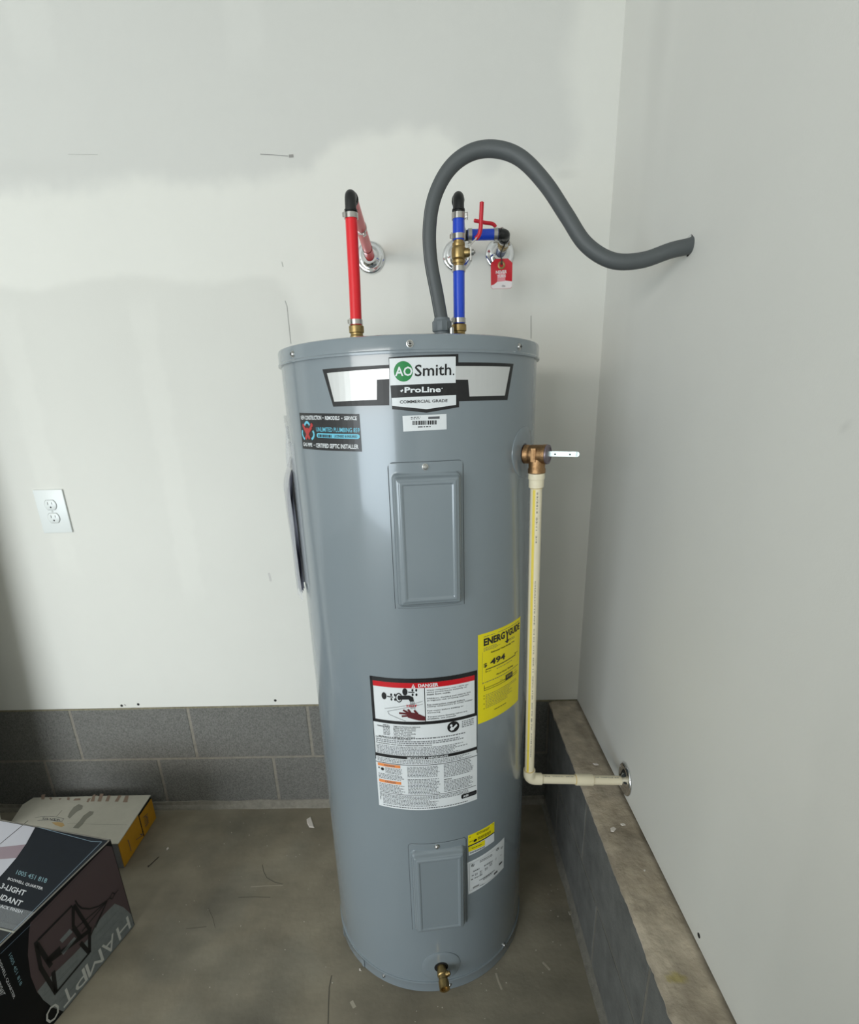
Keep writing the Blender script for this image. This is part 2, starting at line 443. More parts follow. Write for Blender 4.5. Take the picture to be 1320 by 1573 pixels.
# rough cement skim over the ledge
bm = None
def cap_rel(u, v):
    e = 0
    r = nz(u, v, 22, 17)*.0016+nz(u, v, 70, 18)*.0007
    return r
P = Vector((XI-.0006, -.004, ZB)); nu, nv = 420, 22
bm = bmesh.new(); cols = []
vs = []
for i in range(nu+1):
    u = 2.5*i/nu; row = []
    for j in range(nv+1):
        v = (CW+.006)*j/nv
        edge = nz(u, 0, 30, 20)*.0022+nz(u, 0, 90, 21)*.001 if j == 0 else 0
        z = ZB-.001+cap_rel(u, v)-.0035*(1-sst(0, .012, v))
        row.append(bm.verts.new((XI-.001+edge+v, -.004-u, z))); cols.append(cap_col(u, v))
    vs.append(row)
for i in range(nu):
    for j in range(nv): bm.faces.new((vs[i][j], vs[i+1][j], vs[i+1][j+1], vs[i][j+1]))
low = [bm.verts.new((vs[i][0].co.x+.0005, vs[i][0].co.y, ZB-.013+nz(i*.02, 5, 3, 3)*.003)) for i in range(nu+1)]; cols += [cap_col(2.5*i/nu, 0) for i in range(nu+1)]
for i in range(nu): bm.faces.new((low[i], low[i+1], vs[i+1][0], vs[i][0]))
me = bpy.data.meshes.new('cement_cap'); bm.to_mesh(me); bm.free()
ca = me.color_attributes.new('Col', 'FLOAT_COLOR', 'POINT'); ca.data.foreach_set('color', [x for c in cols for x in (*c, 1)])
link_mesh('cement_cap', me, CAPC, t2, True, 60)
# mortar cove at the foot of the right courses
bm = bmesh.new(); rings = []
for i in range(121):
    y = -.01-2.5*i/120; kk = 1+.3*nz(y, 2, 9)
    rings.append([bm.verts.new((XI+.002-a*kk*1.4-.002, y, b*kk)) for a, b in ((-.004, .024), (.001, .016), (.002, .008), (.005, .004), (.009, 0))])
for A, B in zip(rings, rings[1:]):
    for q in range(4): bm.faces.new((A[q], A[q+1], B[q+1], B[q]))
link('mortar_cove', bm, MORT2, t2, True, 80)

# ---- marks on the drywall (screw heads, pencil lines, scuffs) --------------
def wall_dots(pts, ax, val, nrm, parent):
    for p in pts:
        bm = bmesh.new(); c = hit(*p, ax, val)
        lathe(bm, [(.0046, -.0002), (.0044, .0006), (.0026, .0003), (0, .0001)], c, nrm, 14)
        link('screw_head', bm, mat('black_screw', (24, 23, 22), .6), parent, True)
wall_dots([(187, 1084), (212.5, 1082), (423, 1076)], 1, 0, (0, -1, 0), bk)
wall_dots([(1074, 1437)], 0, XR, (-1, 0, 0), rw)
def mark(pts, w, m, ax=1, val=0, parent=None, name='pencil_line'):
    off = Vector((0, -.0004, 0)) if ax == 1 else Vector((-.0004, 0, 0)) if ax == 0 else Vector((0, 0, .0004))
    bm = bmesh.new(); P = [hit(*p, ax, val)+off for p in pts]
    for a, b in zip(P, P[1:]): strip(bm, a, b, w, .0004, off)
    return link(name, bm, m, parent)
mark([(433, 402), (435, 410)], .001, PENC, parent=bk)
mark([(438, 462), (441, 470), (443, 490), (447, 528)], .0012, PENC, parent=bk)
mark([(816, 485), (816, 520)], .0012, PENC, parent=bk)
mark([(400, 237), (420, 238), (443, 240)], .0012, PENC, parent=bk, name='scuff')
mark([(444, 240), (451, 239.5)], .006, mat('scuff_grey', (150, 148, 144), .9), parent=bk, name='scuff')
mark([(105, 237), (150, 237.5)], .0008, mat('faint_line', (188, 188, 184), .9), parent=bk, name='scuff')
mark([(413, 880), (416, 893)], .006, mat('pale_smudge', (208, 206, 202), .9), parent=bk, name='scuff')
mark([(191, 1082), (193.5, 1084)], .003, mat('scuff_grey', (150, 148, 144), .9), parent=bk, name='scuff')

# ------------------------------------------------------------------ water heater
HT = thing('water_heater', 'tall grey cylindrical electric water heater standing on the concrete floor', 'water heater', (TX, TY, 0))
bm = bmesh.new()
lathe(bm, [(TR-.004, .0), (TR-.004, .028), (TR, .030), (TR, .033), (TR, 1.430)], (TX, TY, 0), n=160)
link('tank_shell', bm, PAINT, HT, True, 40)
bm = bmesh.new()
lathe(bm, [(TR-.002, .0), (TR+.0022, .001), (TR+.0022, .0265), (TR+.0030, .0285), (TR+.0022, .031), (TR-.001, .0315)], (TX, TY, 0), n=160, cap=False)
link('base_ring', bm, PAINT, HT, True, 40)
bm = bmesh.new(); RL = TR+.0036
lathe(bm, [(RL-.004, 1.4215), (RL+.0014, 1.4215), (RL+.0016, 1.4245), (RL, 1.4262), (RL, 1.4440), (RL-.0012, 1.4472), (RL-.0045, 1.4484), (RL-.010, 1.4478), (RL-.014, 1.4440), (0, 1.4440)], (TX, TY, 0), n=160)
LID = link('lid', bm, PAINT, HT, True, 40)
def cdir(s): return Vector((math.sin(s/TR), -math.cos(s/TR), 0))
def screw(s, z, off, r=.0042, parent=HT):
    n_ = cdir(s); o = Vector((TX, TY, z))+n_*(TR+off); bm = bmesh.new()
    lathe(bm, [(r*1.25, -.003), (r*1.25, .0006), (r, .0008), (r*.95, .0022), (r*.6, .0036), (0, .0040)], o, n_, 8 if False else 16)
    q = link('screw', bm, GALV, parent, True, 30)
    bm = bmesh.new(); x, y, a = basis(n_)
    strip(bm, o+x*r*.55+a*.0039, o-x*r*.55+a*.0039, r*.28, .0006, a); strip(bm, o+y*r*.55+a*.0039, o-y*r*.55+a*.0039, r*.28, .0006, a)
    link('screw_slot', bm, DARK, q) if parent is HT else bm.free()
for p in ((453, 546), (630, 531), (795, 531)):
    s0, z0 = cyl_uv(*p); screw(s0, 1.434, .0036, .0046)
screw(cyl_uv(828, 545)[0]+.05, 1.434, .0036)
for p in ((590.7, 1497.6), (691, 1511), (773.8, 1450.7)):
    s0, z0 = cyl_uv(*p); screw(s0, max(z0, .014), .002, .0034)
for p in ((560, 1478), (525, 1380)):
    s0, z0 = cyl_uv(*p); n_ = cdir(s0); bm = bmesh.new(); b0 = Vector((TX, TY, .016))+n_*(TR+.004)
    strip(bm, b0-Vector((0, 0, .012)), b0+Vector((0, 0, .010)), .009, .0018, n_); link('shipping_tab', bm, PAINT, HT)

SC = .0325                                           # arc position the covers are centred on
def cover(zb, zt, w=.129):
    bm = bmesh.new(); nu, nv = 96, 190; g = []
    hw = w/2; H = zt-zb
    for i in range(nu+1):
        row = []
        for j in range(nv+1):
            u = -hw+w*i/nu; v = H*j/nv
            # rounded upper corners of the flange
            ph = u/TR
            base = .0012
            def plane(h): return (TR+h)/math.cos(ph)-TR
            # distance inside the raised rectangle (narrow at sides and bottom, wide flange on top)
            d = min(u+hw-.0055, hw-.0055-u, v-.004, (H-.0170)-v)
            cr = .010
            ex = max(0, cr-(hw-.0055-abs(u))); ey = max(0, cr-(H-.017-v), cr-(v-.004))
            if ex > 0 and ey > 0: d = min(d, cr-math.hypot(ex, ey))
            o = base
            o += (plane(.0035)-base)*sst(0, .004, d)
            o += (plane(.0125)-plane(.0035))*sst(.004, .0105, d)
            o += .0022*sst(.0125, .0145, d)
            o -= .0018*sst(.0185, .0200, d)
            if i in (0, nu) or j in (0, nv): o = 0
            th = (SC+u)/TR; r = TR+o
            row.append(bm.verts.new((TX+r*math.sin(th), TY-r*math.cos(th), zb+v)))
        g.append(row)
    cr = .009
    for i in range(nu):
        for j in range(nv):
            u = -hw+w*(i+.5)/nu; v = H*(j+.5)/nv
            ex = cr-(hw-abs(u)); ey = max(cr-(H-v), cr-v)
            if ex > 0 and ey > 0 and math.hypot(ex, ey) > cr: continue
            bm.faces.new((g[i][j], g[i+1][j], g[i+1][j+1], g[i][j+1]))
    for v in [v for v in bm.verts if not v.link_faces]: bm.verts.remove(v)
    c = link('access_cover', bm, PAINT, HT, True, 50)
    zz = zt-.0085; n_ = cdir(SC-.002); o = Vector((TX, TY, zz))+n_*(TR+.0012); bm = bmesh.new()
    lathe(bm, [(.0058, -.001), (.0056, .0008), (.0044, .0010), (.0042, .0030), (.0026, .0044), (0, .0048)], o, n_, 18)
    link('screw', bm, GALV, c, True, 30)
    # fine black gap round the flange
    bm = bmesh.new(); pts = []
    for a in range(0, 91, 15): pts.append((hw-cr+cr*math.sin(math.radians(a)), H-cr+cr*math.cos(math.radians(a))))
    right = pts; left = [(-a, b) for a, b in pts][::-1]
    path = [(-hw, .0)] + left + right + [(hw, 0)]
    P3 = []
    for a, b in zip(path, path[1:]):
        for k in range(8): P3.append((a[0]+(b[0]-a[0])*k/8, a[1]+(b[1]-a[1])*k/8))
    P3.append(path[-1])
    tube(bm, [cyl_map(SC+a, zb+b, .0003) for a, b in P3], .0005, 6)
    link('cover_seam', bm, mat('seam_shadow', (60, 66, 70), .6), c)
    return c
c1 = cover(.9945, 1.2550); c2 = cover(.2000, .4520)
def plate(s, z, r, name, n=48):
    bm = bmesh.new(); rings = []
    for rr, off in ((r, 0), (r-.0003, .0011), (r-.0012, .0015), (r*.7, .0015), (.016, .0015), (.0150, 0)):
        rings.append([bm.verts.new(cyl_map(s+rr*math.cos(2*PI*i/n), z+rr*math.sin(2*PI*i/n), off)) for i in range(n)])
    for A, B in zip(rings, rings[1:]):
        for i in range(n): bm.faces.new((A[i], A[(i+1) % n], B[(i+1) % n], B[i]))
    return link(name, bm, PAINT, HT, True, 40)
TS, TZ = .2555, 1.2535
plate(TS, 1.2570, .0465, 'valve_collar'); plate(.0317, .0790, .0470, 'drain_collar')
bm = bmesh.new(); 
bm.faces.new([bm.verts.new(cyl_map(TS+.0165*math.cos(a), TZ+.0175*math.sin(a), .0017)) for a in [2*PI*i/32 for i in range(32)]])
link('valve_port', bm, mat('insulation_rust', (96, 56, 40), .9), HT)
bm = bmesh.new()
bm.faces.new([bm.verts.new(cyl_map(.0317+.0165*math.cos(a), .079+.0165*math.sin(a), .0018)) for a in [2*PI*i/32 for i in range(32)]])
link('drain_port', bm, DARK, HT)

# brand label
z2 = zoomed(420, 500, 3.143); zb = zoomed(450, 550, 5.28)
p = Print(cyl_uv, cyl_map)
p.poly([z2(237, 212), z2(560, 190), z2(560, 385), z2(290, 392)], INK, 1)
p.poly([z2(260, 230), z2(560, 207), z2(560, 258), z2(500, 262), z2(500, 358), z2(295, 368)], SILV, 2)
p.poly([z2(893, 178), z2(1160, 185), z2(1130, 360), z2(893, 366)], INK, 1)
p.poly([z2(880, 196), z2(1143, 200), z2(1117, 338), z2(947, 343), z2(940, 262), z2(880, 262)], SILV, 2)
p.poly([z2(557, 155), z2(600, 150), z2(893, 138), z2(897, 394), z2(740, 421), z2(574, 404)], INK, 1.5)
p.poly([z2(560, 160), z2(880, 150), z2(880, 277), z2(566, 290)], WHT, 3)
p.poly([z2(572, 350), z2(882, 336), z2(882, 383), z2(740, 404), z2(574, 388)], WHT, 3)
u0, v0 = cyl_uv(*z2(628, 222)); p.disc((u0, v0), .0150, GRN, 4, .0150, 36, raw=True)
p.text('AO', z2(588, 246), z2(672, 244), z2(588, 200), WHT, 5, .02)
p.text('Smith', z2(683, 247), z2(858, 240), z2(683, 190), INK, 5, .012)
p.disc(z2(869, 236), .0012, INK, 5)
p.text('ProLine', z2(634, 326), z2(808, 322), z2(634, 298), WHT, 5, .03)
p.poly([z2(612, 316), z2(625, 308), z2(628, 314), z2(620, 322)], WHT, 5); p.disc(z2(814, 304), .0009, WHT, 5)
p.text('COMMERCIAL GRADE', z2(611, 377), z2(840, 370), z2(611, 362), INK, 5, .012)
p.build('brand_label', HT)
# contractor sticker
p = Print(cyl_uv, cyl_map)
p.poly([z2(126, 421), z2(416, 427), z2(429, 609), z2(143, 594)], BLKST, 1)
p.text('NEW CONSTRUCTION', zb(68, 500), zb(232, 502), zb(66, 466), WHT, 2, .02)
p.disc(zb(246, 485), .0010, WHT, 2); p.disc(zb(399, 489), .0010, WHT, 2); p.disc(zb(175, 706), .0010, WHT, 2)
p.text('REMODELS', zb(263, 502), zb(380, 503), zb(262, 470), WHT, 2, .02)
p.text('SERVICE', zb(418, 503), zb(520, 504), zb(417, 472), WHT, 2, .02)
p.text('UNLIMITED PLUMBING 859', zb(192, 596), zb(543, 604), zb(190, 560), CYAN, 2, .01)
p.poly([zb(196, 615), zb(205, 608), zb(530, 618), zb(543, 628), zb(544, 645), zb(532, 656), zb(205, 646), zb(196, 634)], CYAN, 2)
p.rows(zb(208, 617), zb(318, 622), zb(208, 642), 1, BLKST, 3, .9, 0, .004)
p.text('LICENSED & INSURED', zb(338, 643), zb(524, 648), zb(338, 622), BLKST, 3, .02)
p.text('GAS PIPE', zb(88, 713), zb(160, 719), zb(86, 683), WHT, 2, .02)
p.text('CERTIFIED SEPTIC INSTALLER', zb(190, 725), zb(534, 738), zb(188, 690), WHT, 2, .02)
RW = mat('wrench_red', (176, 52, 52), .4)
p.line([zb(96, 545), zb(104, 528), zb(114, 518), zb(128, 528), zb(137, 545)], .0042, CYAN, 2)
p.line([zb(80, 585), zb(79, 615), zb(88, 642), zb(100, 658)], .0040, CYAN, 2)
p.line([zb(163, 590), zb(174, 615), zb(170, 640), zb(155, 660)], .0040, CYAN, 2)
p.line([zb(92, 560), zb(112, 600), zb(140, 655)], .0060, RW, 3); p.line([zb(152, 560), zb(128, 600), zb(108, 655)], .0060, RW, 3)
p.disc(zb(88, 548), .0035, RW, 3); p.disc(zb(154, 545), .0035, RW, 3); p.disc(zb(120, 595), .0065, RW, 3)
p.build('contractor_sticker', HT)
# barcode label
p = Print(cyl_uv, cyl_map)
p.poly([z2(624, 437), z2(836, 427), z2(837, 501), z2(628, 512)], WHT, 1)
x = 672; random.seed(3)
while x < 786:
    w = random.choice((2, 3, 4, 6)); y0 = 461-(x-672)*.03
    p.poly([z2(x, y0), z2(x+w, y0), z2(x+w, y0+20), z2(x, y0+20)], INK, 2); x += w+random.choice((2, 3))
p.rows(z2(664, 440), z2(712, 438), z2(664, 456), 2, INK, 2, .45, .1, .003)
p.poly([z2(748, 441), z2(803, 438), z2(803, 450), z2(748, 452)], INKS, 2)
p.rows(z2(698, 486), z2(760, 484), z2(698, 494), 1, INK, 2, .6, 0, .006)
p.build('barcode_label', HT)
# danger label
zd = zoomed(565, 1030, 7.314)
DTL, DTR, DBL, DBR = cyl_uv(569, 1036.5), cyl_uv(733.4, 1029.5), cyl_uv(584, 1232), cyl_uv(734, 1221)
def dq(u, v):
    "label fractions (u right, v down) to arc, height"
    return (-.0925+u*.2167, .8515-v*.3095)
p = Print(cyl_uv, cyl_map)
def rect(p, u0, v0, u1, v1, m, L): p.poly([dq(u0, v0), dq(u1, v0), dq(u1, v1), dq(u0, v1)], m, L, raw=True)
class FP_(Print): pass
p2 = Print(lambda u, v: dq(u, v), cyl_map)
R2_ = lambda a, b, c, d, m, L: p2.poly([(a, b), (c, b), (c, d), (a, d)], m, L)
R2_(0, 0, 1, 1, WHT, 1)
R2_(0, 0, 1, .030, INK, 2); R2_(0, 0, .028, .33, INK, 2); R2_(.972, 0, 1, .33, INK, 2); R2_(0, .307, 1, .330, INK, 2)
R2_(.028, .030, .972, .066, LRED, 3)
p2.poly([(.385, .063), (.42, .063), (.4025, .036)], WHT, 4); R2_(.400, .045, .405, .055, LRED, 5); R2_(.400, .0575, .405, .060, LRED, 5)
p2.text('DANGER', (.445, .061), (.625, .061), (.445, .037), WHT, 4, .03)
R2_(.497, .066, .503, .307, INK, 3)
for i, t in enumerate(('Water temperature over 125°F can', 'cause severe burns instantly or', 'death from scalds.', '', 'Children, disabled and elderly are', 'at highest risk of being scalded.', '', 'See instruction manual before', 'setting temperature at water heater.', '', 'Feel water before bathing or', 'showering.', '', 'Temperature limiting valves are', 'available, see manual.')):
    if t: p2.text(t, (.518, .090+i*.0147), (.518+.0121*len(t), .090+i*.0147), (.518, .0795+i*.0147), INK, 4, .012)
# tap, knobs and scalded hand pictogram
for cx, cyy in ((.13, .130), (.325, .092)):
    p2.disc((cx, cyy), .0050, INK, 4, .0078); 
    for a in range(4):
        an = math.radians(45+90*a); q0 = dq(cx+.085, cyy+.004)
        p2.disc((q0[0]+.0052*math.cos(an), q0[1]+.0070*math.sin(an)), .0019, INK, 4, .0030, 12, raw=True)
    p2.poly([(cx+.03, cyy-.002), (cx+.085, cyy+.001), (cx+.085, cyy+.007), (cx+.03, cyy+.005)], INK, 4)
p2.disc((.268, .135), .0068, INK, 4, .0105); p2.disc((.268, .135), .0048, WHT, 5, .0080); p2.disc((.272, .135), .0035, INK, 6, .0055)
p2.poly([(.275, .120), (.36, .117), (.395, .128), (.402, .158), (.368, .160), (.355, .145), (.275, .148)], INK, 6)
for k in range(5): p2.bar((.368+k*.009, .160), (.370+k*.010, .215), .0006, INKS, 4)
p2.text('HOT', (.335, .200), (.430, .200), (.335, .183), LRED, 5, .02)
p2.line([(.13, .222), (.30, .195), (.48, .160)], .0007, INKS, 4); p2.line([(.30, .210), (.48, .180)], .0007, INKS, 4)
p2.line([(.33, .205), (.20, .230), (.155, .240), (.17, .262), (.32, .303)], .0007, INKS, 4)
HND = mat('hand_dark_red', (92, 22, 30), .5)
p2.poly([(.325, .245), (.36, .238), (.42, .243), (.47, .262), (.497, .272), (.497, .300), (.44, .297), (.38, .285), (.34, .275)], HND, 5)
for a, b in (((.35, .25), (.262, .245)), ((.355, .245), (.300, .222)), ((.37, .245), (.345, .216)), ((.35, .262), (.285, .268)), ((.43, .25), (.400, .222))):
    p2.bar(a, b, .0040, HND, 5)
# exposure table and manual symbol
R2_(0, .33, .006, .62, INK, 2); R2_(.994, .33, 1, .62, INK, 2)
p2.rows((.10, .338), (.17, .338), (.10, .420), 7, INK, 3, .40, .1, .006)
p2.text('TEMPERATURE', (.04, .360), (.165, .360), (.04, .351), INK, 4, .01)
for i, t in enumerate(('TIME TO PRODUCE SERIOUS', 'BURNS ON ADULT SKIN', 'More than 5 minutes', 'About 10 seconds', 'Less than 5 seconds', 'About 3 seconds', 'Less than 1 second')):
    p2.text(t, (.20, .352+i*.0125), (.20+.0108*len(t), .352+i*.0125), (.20, .3435+i*.0125), INK, 4, .01)
p2.disc((.755, .370), .0125, INK, 4, .0125); p2.disc((.735, .357), .0026, WHT, 5)
p2.poly([(.72, .385), (.735, .366), (.765, .375), (.76, .392), (.735, .396)], WHT, 5); p2.poly([(.755, .372), (.785, .352), (.795, .365), (.765, .384)], WHT, 5)
p2.rows((.84, .338), (.97, .338), (.84, .392), 4, INKS, 3, .42, .1)
p2.rows((.05, .428), (.90, .428), (.05, .438), 1, INK, 3, .6, .05)
p2.text('NOTE: Thermostatic Mixing Valves', (.02, .447), (.36, .447), (.02, .437), INK, 4, .02)
p2.rows((.02, .450), (.97, .450), (.02, .478), 2, INKS, 3, .45, .2)
p2.text('Requirements when using a supplemental heat source', (.02, .492), (.55, .492), (.02, .481), INK, 4, .02)
p2.rows((.02, .497), (.97, .497), (.02, .565), 6, INKS, 3, .42, .25)
R2_(0, .568, 1, .592, INK, 2); p2.text('IMPORTANT / IMPORTANTE', (.315, .589), (.70, .589), (.315, .574), WHT, 4, .02)
p2.rows((.02, .597), (.97, .597), (.02, .630), 3, INKS, 3, .42, .2)
R2_(0, .636, 1, .641, INK, 2)
R2_(.02, .645, .245, .667, ORG, 3); R2_(.02, .776, .245, .798, ORG, 3)
p2.text('CAUTION', (.085, .663), (.19, .663), (.085, .650), INKS, 4, .02); p2.text('CAUTION', (.085, .794), (.19, .794), (.085, .781), INKS, 4, .02)
p2.disc((.065, .690), .0035, INK, 4); p2.disc((.03, .683), .0018, INK, 4)
p2.rows((.095, .672), (.27, .672), (.095, .720), 5, INKS, 3, .42, .2); p2.rows((.02, .724), (.28, .724), (.02, .768), 4, INKS, 3, .42, .3)
p2.rows((.02, .804), (.28, .804), (.02, .872), 6, INKS, 3, .42, .3)
p2.rows((.31, .648), (.62, .648), (.31, .735), 8, INKS, 3, .42, .1); p2.rows((.31, .745), (.62, .745), (.31, .872), 11, INKS, 3, .42, .15)
p2.rows((.655, .645), (.96, .645), (.655, .752), 9, INKS, 3, .42, .2); p2.text('NOTICE', (.655, .772), (.73, .772), (.655, .762), INK, 4, .02)
p2.rows((.655, .777), (.96, .777), (.655, .868), 8, INKS, 3, .42, .2)
R2_(.02, .877, .985, .881, INK, 2)
p2.rows((.02, .886), (.97, .886), (.02, .916), 3, INKS, 3, .45, .15); p2.rows((.05, .918), (.62, .918), (.05, .972), 5, INKS, 3, .42, .25)
p2.rows((.05, .978), (.97, .978), (.05, .990), 1, INKS, 3, .5, .1)
R2_(.02, .920, .028, .934, INK, 3); R2_(.02, .938, .028, .945, INK, 3)
p2.poly([(.825, .925), (.835, .918), (.985, .918), (.993, .925), (.993, .947), (.985, .954), (.835, .954), (.825, .947)], INK, 3)
p2.text('AHRI', (.845, .945), (.900, .945), (.845, .928), WHT, 4, .03); p2.text('CERTIFIED', (.905, .942), (.985, .942), (.905, .932), INKS, 4, .01)
p.bm.free(); p2.build('danger_label', HT)
# energy label
ze = zoomed(730, 940, 8.739)
def eq(u, v): return (.1262+u*.1335, .9252-v*.1978)
p2 = Print(eq, cyl_map); R2_ = lambda a, b, c, d, m, L: p2.poly([(a, b), (c, b), (c, d), (a, d)], m, L)
R2_(0, 0, 1, 1, LYEL, 1)
p2.rows((.10, .030), (.32, .030), (.10, .042), 1, INKS, 2, .5, 0); p2.rows((.38, .030), (.95, .030), (.38, .042), 1, INKS, 2, .5, 0)
p2.text('ENERG', (.10, .135), (.535, .135), (.10, .055), INK, 3, .04); p2.text('GUIDE', (.635, .135), (.965, .135), (.635, .055), INK, 3, .04)
p2.poly([(.545, .055), (.572, .055), (.595, .088), (.615, .055), (.640, .055), (.610, .105), (.610, .168), (.660, .165), (.600, .205), (.535, .172), (.580, .170), (.580, .105)], INK, 3)
p2.rows((.10, .150), (.46, .150), (.10, .195), 4, INKS, 2, .35, .4)
p2.rows((.66, .165), (.82, .165), (.66, .195), 2, INKS, 2, .4, .2)
p2.text('Estimated Yearly Energy Cost', (.24, .240), (.80, .240), (.24, .217), INK, 3, .02)
p2.text('$', (.10, .375), (.165, .375), (.10, .325), INK, 3, .02); p2.text('494', (.225, .370), (.55, .370), (.225, .300), INK, 3, .03)
R2_(.14, .395, .84, .404, INK, 3); R2_(.14, .395, .147, .430, INK, 3); p2.poly([(.82, .372), (.86, .372), (.84, .395)], INK, 3)
p2.rows((.84, .372), (.93, .372), (.84, .385), 1, INK, 2, .5, 0, .003); p2.rows((.14, .420), (.24, .420), (.14, .435), 1, INK, 2, .5, 0, .003)
p2.rows((.36, .428), (.74, .428), (.36, .440), 1, INKS, 2, .5, 0)
p2.text('First Hour Rating', (.36, .515), (.77, .515), (.36, .492), INK, 3, .02)
p2.rows((.08, .535), (.95, .535), (.08, .548), 1, INKS, 2, .55, 0)
R2_(.11, .605, .92, .610, INK, 3); R2_(.11, .628, .92, .633, INK, 3); R2_(.11, .572, .117, .633, INK, 3)
R2_(.57, .565, .76, .625, INK, 4); p2.rows((.60, .575), (.73, .575), (.60, .605), 2, LYEL, 5, .35, 0, .004)
p2.rows((.44, .585), (.50, .585), (.44, .595), 1, INKS, 2, .6, 0, .003); p2.rows((.83, .575), (.88, .575), (.83, .585), 1, INKS, 2, .6, 0, .003)
p2.rows((.14, .680), (.90, .680), (.14, .850), 9, INKS, 2, .28, .5); 
for k in (.690, .725, .785, .840): p2.disc((.11, k), .0011, INK, 3)
p2.rows((.32, .895), (.60, .895), (.32, .908), 1, INK, 2, .6, 0, .007)
for a, b in (((.08, .20), (.08, .56)), ((.94, .17), (.94, .5))): p2.bar(a, b, .0003, INKS, 2)
p2.build('energy_label', HT)
# yellow insulation notice (its printed code square is left plain) and rating plate
zr = zoomed(700, 1255, 12.1)
p = Print(cyl_uv, cyl_map)
p.poly([zr(232, 345), zr(718, 85), zr(716, 445), zr(245, 722)], WHT, 1)
p.poly([zr(232, 345), zr(718, 85), zr(718, 290), zr(232, 560)], LYEL, 2); p.poly([zr(236, 560), zr(545, 420), zr(545, 520), zr(240, 650)], LYEL, 2)
p.poly([zr(232, 535), zr(720, 270), zr(720, 290), zr(232, 557)], INK, 3)
for q in ((265, 370), (692, 125), (243, 548), (712, 282)): p.disc(zr(*q), .0013, INK, 4)
p.rows(zr(390, 290), zr(630, 180), zr(390, 335), 2, INK, 4, .45, .1); p.poly([zr(330, 430), zr(365, 405), zr(400, 405), zr(380, 445), zr(335, 465)], INK, 4)
p.rows(zr(415, 370), zr(655, 240), zr(415, 425), 3, INK, 4, .5, .05); p.rows(zr(255, 450), zr(315, 425), zr(255, 475), 1, INK, 4, .5, 0, .003)
p.rows(zr(300, 570), zr(495, 485), zr(300, 590), 1, INK, 4, .6, 0); p.rows(zr(270, 655), zr(535, 535), zr(270, 680), 1, INKS, 4, .7, 0)
p.build('insulation_notice', HT)
p = Print(cyl_uv, cyl_map)
p.poly([zr(220, 850), zr(905, 375), zr(893, 940), zr(238, 1440)], WHT, 1)
for a, b in (((255, 880), (260, 1375)), ((260, 1375), (880, 955)), ((255, 880), (740, 590))): p.bar(zr(*a), zr(*b), .0004, INKS, 2)
p.disc(zr(318, 895), .0042, INK, 3, .0042); p.text('LR', zr(298, 925), zr(345, 895), zr(298, 885), WHT, 4, .02)
p.disc(zr(778, 597), .0042, INK, 3, .0042); p.disc(zr(778, 597), .0033, WHT, 4, .0033); p.text('UL', zr(758, 622), zr(800, 592), zr(758, 588), INK, 5, .02)
p.rows(zr(450, 800), zr(690, 665), zr(450, 850), 2, INKS, 3, .45, .1)
for a, b, c_2, n_ in (((530, 890), (690, 790), (530, 925), 1), ((630, 865), (680, 835), (630, 920), 2), ((330, 990), (450, 930), (330, 1030), 1), ((540, 950), (600, 910), (545, 1000), 2), ((300, 1080), (335, 1060), (300, 1110), 1), ((360, 1050), (410, 1025), (360, 1090), 2), ((450, 1000), (490, 975), (450, 1100), 4), ((285, 1150), (325, 1130), (285, 1185), 1), ((350, 1120), (500, 1045), (350, 1150), 1), ((440, 1160), (735, 960), (440, 1190), 1), ((510, 1140), (680, 1020), (510, 1175), 2), ((450, 1265), (540, 1215), (450, 1290), 1), ((740, 780), (750, 740), (745, 810), 1), ((840, 560), (880, 530), (840, 600), 2), ((830, 700), (850, 680), (830, 725), 1)):
    p.rows(zr(*a), zr(*b), zr(*c_2), n_, INKS, 3, .5, .1, .004)
for (a0, b0), (a1, b1) in (((325, 1300), (440, 1240)), ((710, 1045), (775, 985)), ((805, 870), (860, 810))):
    for k in range(8):
        t = k/8; xx, yy = a0+(a1-a0)*t, b0+(b1-b0)*t; p.poly([zr(xx, yy), zr(xx+7, yy-4), zr(xx+7, yy+26), zr(xx, yy+30)], INK, 3)
p.build('rating_plate', HT)

# drain valve, screwed into the heater
n_ = cdir(.0317); o0 = Vector((TX, TY, .079))+n_*(TR+.0005)
DV = bpy.data.objects.new('drain_valve', None); COL.objects.link(DV); DV.location = (TX, TY, .079); DV.parent = HT; DV.location = (0, 0, .079)
ax_ = (n_+Vector((.03, 0, -.06))).normalized()
bm = bmesh.new()
lathe(bm, [(.0100, -.004), (.0100, .010), (.0118, .011), (.0122, .020), (.0105, .022), (.0105, .030), (.0118, .032), (.0122, .034), (.0118, .036), (.0122, .038), (.0118, .040), (.0122, .042), (.0118, .044), (.0122, .046), (.0122, .050), (.0085, .050), (.0080, .044), (0, .044)], o0, ax_, 28)
link('valve_body', bm, BRASS, DV, True, 30)
bm = bmesh.new(); sd = (Vector((1, .1, .45))-ax_*Vector((1, .1, .45)).dot(ax_)).normalized()
lathe(bm, [(.0062, .006), (.0062, .015), (.0048, .0155), (.0046, .019), (.0030, .0192), (0, .0185)], o0+ax_*.021, sd, 18)
link('valve_stem', bm, BRASS, DV, True, 30)
bm = bmesh.new(); strip(bm, o0+ax_*.0175+sd*.0192, o0+ax_*.0245+sd*.0192, .0012, .0008, sd); link('stem_slot', bm, DARK, DV)

